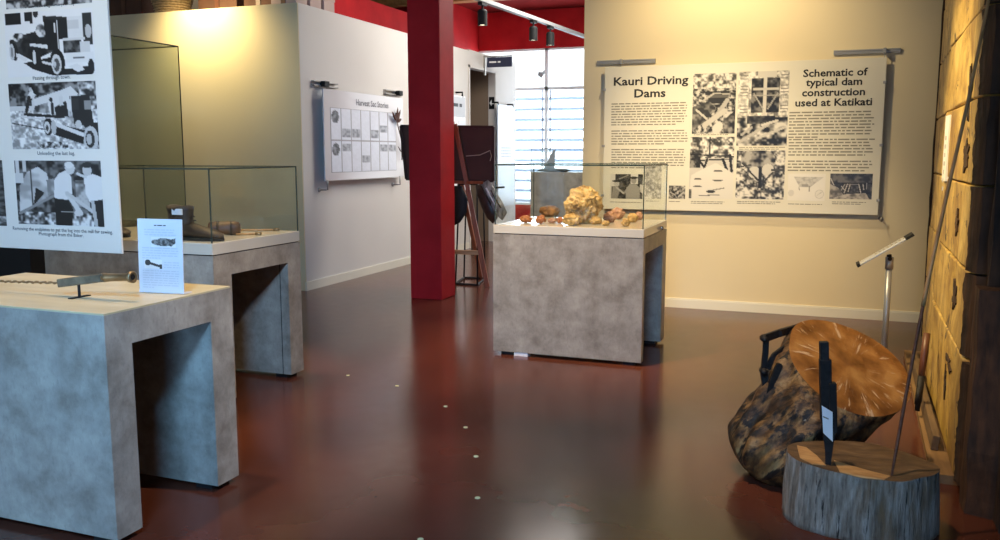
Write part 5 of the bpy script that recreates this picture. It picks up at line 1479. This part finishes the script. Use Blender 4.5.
for zi, (za, zb) in enumerate(zip(ZJ[:-1], ZJ[1:])):
    b = MB(); bm = b.bm
    NYs, NZs = 64, 12
    ZF = [0, 0.012, 0.03, 0.10, 0.2, 0.32, 0.5, 0.68, 0.8, 0.9, 0.97, 0.988, 1]
    fr, bk = [], []
    for j in range(NZs + 1):
        z = za + 0.003 + (zb - za - 0.006) * ZF[j]
        rf, rb = [], []
        for i in range(NYs + 1):
            s = i / NYs
            ne = near_edge(z + zi * 9)
            y = FARY + (ne - FARY) * s
            zz = z + (0.012 * mn.noise(Vector((y * 1.3, zi * 3.0, 0))) if 0 < j < NZs else 0.008 * mn.noise(Vector((y * 2.0, round(z, 1) * 3.0, 0))))
            dx = 0.009 * mn.noise(Vector((y * 1.6, z * 2.2 + zi * 4, 1))) + 0.005 * mn.noise(Vector((y * 6, z * 3 + zi * 4, 4)))
            edge = min(j, NZs - j)
            if y > 6.1: dx += 0.012 + (y - 6.1) * 0.02
            if edge == 0: dx += 0.012
            if s > 0.96: dx += 0.02 * ((s - 0.96) / 0.04) ** 2
            rf.append(bm.verts.new((slabx(y) + dx, y, zz)))
            rb.append(bm.verts.new((slabx(y) + 0.12, y, zz)))
        fr.append(rf); bk.append(rb)
    for j in range(NZs):
        for i in range(NYs):
            bm.faces.new((fr[j][i], fr[j][i + 1], fr[j + 1][i + 1], fr[j + 1][i]))
            bm.faces.new((bk[j][i], bk[j + 1][i], bk[j + 1][i + 1], bk[j][i + 1]))
        for i in (0, NYs):
            bm.faces.new((fr[j][i], fr[j + 1][i], bk[j + 1][i], bk[j][i]))
    for i in range(NYs):
        bm.faces.new((fr[0][i], bk[0][i], bk[0][i + 1], fr[0][i + 1]))
        bm.faces.new((fr[NZs][i], fr[NZs][i + 1], bk[NZs][i + 1], bk[NZs][i]))
    b.obj('slab', M['slab'], t, True)
    # bark strip on the near end of the slab
    b = MB()
    rings = []
    rg = random.Random(zi)
    for j in range(61):
        z = za + 0.006 + (zb - za - 0.012) * j / 60
        ne = near_edge(z + zi * 9)
        w = 0.06 + 0.03 * mn.noise(Vector((z * 6, zi * 3, 1)))
        v_ = 0.03 + 0.10 * max(0, mn.noise(Vector((z * 8, zi * 5, 8)))) + 0.03 * mn.noise(Vector((z * 40, zi * 5, 2)))
        x = slabx(ne) - 0.004 + 0.004 * mn.noise(Vector((z * 14, zi, 4)))
        rings.append([(x, ne + v_, z), (x + 0.012, ne - w * 0.4, z), (x + 0.03, ne - w - 0.02, z), (x + 0.12, ne - w - 0.03, z), (x + 0.12, ne + 0.01, z)])
    b.rings(rings).obj('bark_edge', M['slab_edge'], t)
# narrow upright board at the far end, and bark scabs
b = MB()
rings = []
for j in range(25):
    z = 0.15 + 3.2 * j / 24
    wob = 0.025 * mn.noise(Vector((z * 3, 7, 1)))
    y = FARY + 0.005
    x = slabx(y)
    k_ = 0.014 * max(0, mn.noise(Vector((z * 7, 3, 9)))) ** 0.7
    rings.append([(x + 0.026 - k_, y + 0.02, z), (x + 0.026 - k_, y - k_, z), (x + 0.04, y - 0.01, z), (x + 0.10, y + 0.02, z)])
b.rings(rings).obj('far_bark_edge', M['slab_edge'], t)
# bark scabs sitting in the face
for (x, y, w, h, sd_) in ((979, 155, 0.07, 0.10, 1), (980, 85, 0.05, 0.17, 2), (967, 315, 0.05, 0.10, 4), (962, 392, 0.08, 0.05, 5), (976, 235, 0.03, 0.09, 8), (962, 425, 0.03, 0.12, 9)):
    c_ = at_slab(x, y)
    if c_.y < 4.9: c_.y = 4.74 + 0.03 * sd_
    b = MB(); rg = random.Random(sd_)
    prof = []
    for k in range(40):
        q = 2 * math.pi * k / 40
        m_ = 0.62 + 0.7 * mn.noise(Vector((math.cos(q) * 1.8, math.sin(q) * 1.8, sd_ * 3.1))) + rg.uniform(-0.12, 0.12)
        yw_ = c_.y + 2.2 * w * math.cos(q) * m_
        prof.append(Vector((slabx(yw_) - 0.006, yw_, c_.z + h * math.sin(q) * m_)))
    b.prism(prof, (0.05, 0, 0)); b.obj('bark_scab', M['slab_edge'], t)
# white label strip on the slab wall
ca, cb = at_slab(951, 115), at_slab(946, 181)
t = thing('paper_label', cb, 'narrow white vertical paper label on the slab wall', 'label')
ymid = at_slab(949, 130).y
yy0, yy1 = ymid - 0.09, ymid + 0.09
xq = slabx(ymid) - 0.012
MB().box((xq, min(yy0, yy1) , cb.z), (xq + 0.035, max(yy0, yy1), ca.z)).obj('label_strip', M['paper'], t)
small_print('label_text', t, (xq - 0.001, max(yy0, yy1) - 0.05, ca.z - 0.12), (0, -1, 0), (0, 0, -1), 0.07, 7, 0.05, M['ink_pale'], 82, 1.0, 0.5)

# dark post and timber at the near end
t = thing('timber_post', (0.58, 4.11, 0), 'short dark-brown rough timber post at the near end of the slab wall', 'post')
rings = []
pz = at(982, 288, Y=4.12).z
x0p = at(966, 480, Y=4.06).x
for j in range(15):
    z = pz * j / 14
    k = [0.012 * mn.noise(Vector((z * 5, q * 3.3, 0))) for q in range(4)]
    rings.append([(x0p + k[0], 4.06 + k[1], z), (x0p + 0.115 + k[1], 4.02 + k[2], z), (x0p + 0.125 + k[2], 4.18 + k[3], z), (x0p + 0.0 + k[3], 4.20 + k[0], z)])
MB().rings(rings).obj('post_body', M['post'], t)
t = thing('dark_timber_stack', (0.86, 3.6, 0), 'black rough timber uprights beyond the near end of the slab wall', 'timber')
rg = random.Random(9)
for k, (xa, ya, wx, wy, h) in enumerate(((0.655, 4.17, 0.10, 0.05, 4.5), (0.715, 3.88, 0.12, 0.28, 4.5), (0.78, 3.50, 0.13, 0.34, 4.5), (0.86, 3.0, 0.15, 0.42, 4.5))):
    rings = []
    for j in range(24):
        z = h * j / 23
        n_ = [0.010 * mn.noise(Vector((z * 3, q * 2.7, k * 5))) for q in range(4)]
        rings.append([(xa + n_[0], ya + n_[1], z), (xa + wx + n_[1], ya + n_[2], z), (xa + wx + n_[2], ya + wy + n_[3], z), (xa + n_[3], ya + wy + n_[0], z)])
    MB().rings(rings).obj('upright', M['bark_wall'], t)

# kerb timber along the foot, leaning plank and long-handled tool
t = thing('kerb_timber', (slabx(5.4) - 0.05, 5.4, 0), 'pale timber kerb along the floor at the foot of the slab wall', 'kerb')
MB().prism([(slabx(7.2) - 0.09, 7.2, 0), (slabx(7.2) + 0.1, 7.2, 0), (slabx(4.4) + 0.1, 4.4, 0), (slabx(4.4) - 0.09, 4.4, 0)], (0, 0, 0.045)).obj('kerb_board', M['kerb'], t)
q0, q1 = at(922, 378, Z=0.10), at(941, 441, Z=0.10)
t = thing('weathered_plank', (q0 + q1) / 2 - Vector((0, 0, 0.05)), 'short grey-brown plank resting on the kerb against the slab wall', 'plank')
MB().bar(Vector((slabx(6.75) - 0.05, 6.75, 0.085)), Vector((slabx(q1.y) - 0.05, q1.y, 0.085)), 0.075, 0.035, (-1.0, 0, 0.1), 0.003).obj('plank_board', M['grey_plank'], t)
h0, h1 = at(917, 411, Y=5.35), at(927, 333, Y=5.45)
t = thing('long_handled_iron', h0, 'dark wooden tool handle with iron foot leaning on the slab wall behind stump', 'tool')
hd = (h1 - h0)
MB().tube([h0 + hd * 0.42, h0 + hd * 0.7, h1], [0.017, 0.020, 0.019], 12).obj('handle', M['handle'], t, True)
b = MB().tube([h0, h0 + hd * 0.45], [0.014, 0.021], 10); b.obox(h0 + hd * 0.2, Vector((0.012, 0.03, 0)), hd * 0.1, Vector((0.01, -0.005, 0)))
b.obj('iron_socket', M['iron'], t, True)

# =====================================================================================  FLOOR MARKERS
for k, (x, y) in enumerate(((397, 386), (348, 375.5), (396.5, 388), (445.5, 406.5), (465.5, 427.5), (476, 456.5), (477.5, 498), (420.5, 539.5))):
    if k == 2: continue
    c = at(x, y, Z=0)
    o = MB().lathe([(0, 0), (0.013, 0), (0.012, 0.003), (0, 0.004)], c, (0, 0, 1), 16).obj('floor_dot', M['dot'] if 'dot' in M else M.setdefault('dot', plain('yellow_dot', (0.70, 0.68, 0.36), 0.5)))
    lb = ['small yellow dot marker on the floor level with the middle case front', 'small yellow dot marker on the floor farthest left, beside the boot case plinth', '',
          'small yellow dot marker on the floor below the pillar reflection', 'small yellow dot marker on the floor, fourth along counting from the far left', 'small yellow dot marker on the floor, second nearest before the large gap to the camera',
          'small yellow dot marker on the floor right of the bench, second nearest to the camera', 'small yellow dot marker on the floor cut by the bottom edge of the photo'][k]
    props(o, lb, 'floor marker', 'yellow dots on the floor')

# =====================================================================================  CLUTTER STORED ON THE PARTITION ROOF
ZR = 3.151
M['carton'] = plain('brown_carton', (0.085, 0.035, 0.018), 0.8, vary=0.2, scale=4)
M['pinkbox'] = plain('pale_pink_carton', (0.50, 0.36, 0.31), 0.7, vary=0.08, scale=4)


def carton(label, x0, x1, y0, y1, h, mat, z=ZR):
    t = thing('storage_box', ((x0 + x1) / 2, (y0 + y1) / 2, z), label, 'box', 'boxes stored on the partition roof')
    MB().box((x0, y0, z), (x1, y1, z + h), 0.004).obj('box_body', mat, t)
    MB().box((x0 - 0.006, y0 - 0.006, z + h * 0.86), (x1 + 0.006, y1 + 0.006, z + h + 0.004), 0.003).obj('box_lid', mat, t)
    MB().box(((x0 + x1) / 2 - 0.03, y0 - 0.008, z + h * 0.2), ((x0 + x1) / 2 + 0.03, y0 - 0.0, z + h * 0.86)).obj('tape', M['handle'], t)
    return t


carton('pinkish box nearest the corner on top of the white partition', -5.95, -5.62, 8.42, 8.64, 0.24, M['pinkbox'])
carton('second pinkish box from the corner on top of the white partition', -6.0, -5.62, 8.70, 8.93, 0.22, M['pinkbox'])
carton('third pinkish box on the white partition, next to the red wall', -6.0, -5.62, 8.99, 9.22, 0.20, M['pinkbox'])
for k, (xa, xb, h, s) in enumerate(((-8.5, -7.95, 0.4, 'leftmost'), (-7.1, -6.55, 0.45, 'middle'), (-6.45, -6.05, 0.35, 'rightmost'))):
    carton('dark brown carton stored on the yellow partition top, %s of the three' % s, xa, xb, 8.6, 9.1, h, M['carton'])
t = thing('woven_basket', (-7.5, 8.62, ZR), 'round beige woven basket stored on the yellow partition top beside the banner', 'basket')
b = MB()
for k in range(9): b.lathe([(0.17 + 0.008 * k, -0.014), (0.19 + 0.008 * k, 0), (0.17 + 0.008 * k, 0.014), (0.155 + 0.008 * k, 0)], (-7.5, 8.62, ZR + 0.016 + k * 0.028), (0, 0, 1), 28)
b.lathe([(0, 0), (0.17, 0), (0.17, 0.01), (0, 0.01)], (-7.5, 8.62, ZR), (0, 0, 1), 28)
b.obj('basket_body', ramped('woven_cane', [(0.3, (0.28, 0.18, 0.08)), (0.7, (0.55, 0.40, 0.22))], nscale=40, rough=0.7), t, True)
for s in (-1, 1):
    MB().tube([Vector((-7.5 + s * 0.23 + s * 0.05 * math.sin(q), 8.62 + 0.08 * math.cos(q), ZR + 0.25 + 0.0 * q)) for q in [j * math.pi / 8 for j in range(9)]], 0.012, 8).obj('basket_handle', bpy.data.materials['woven_cane'], t, True)
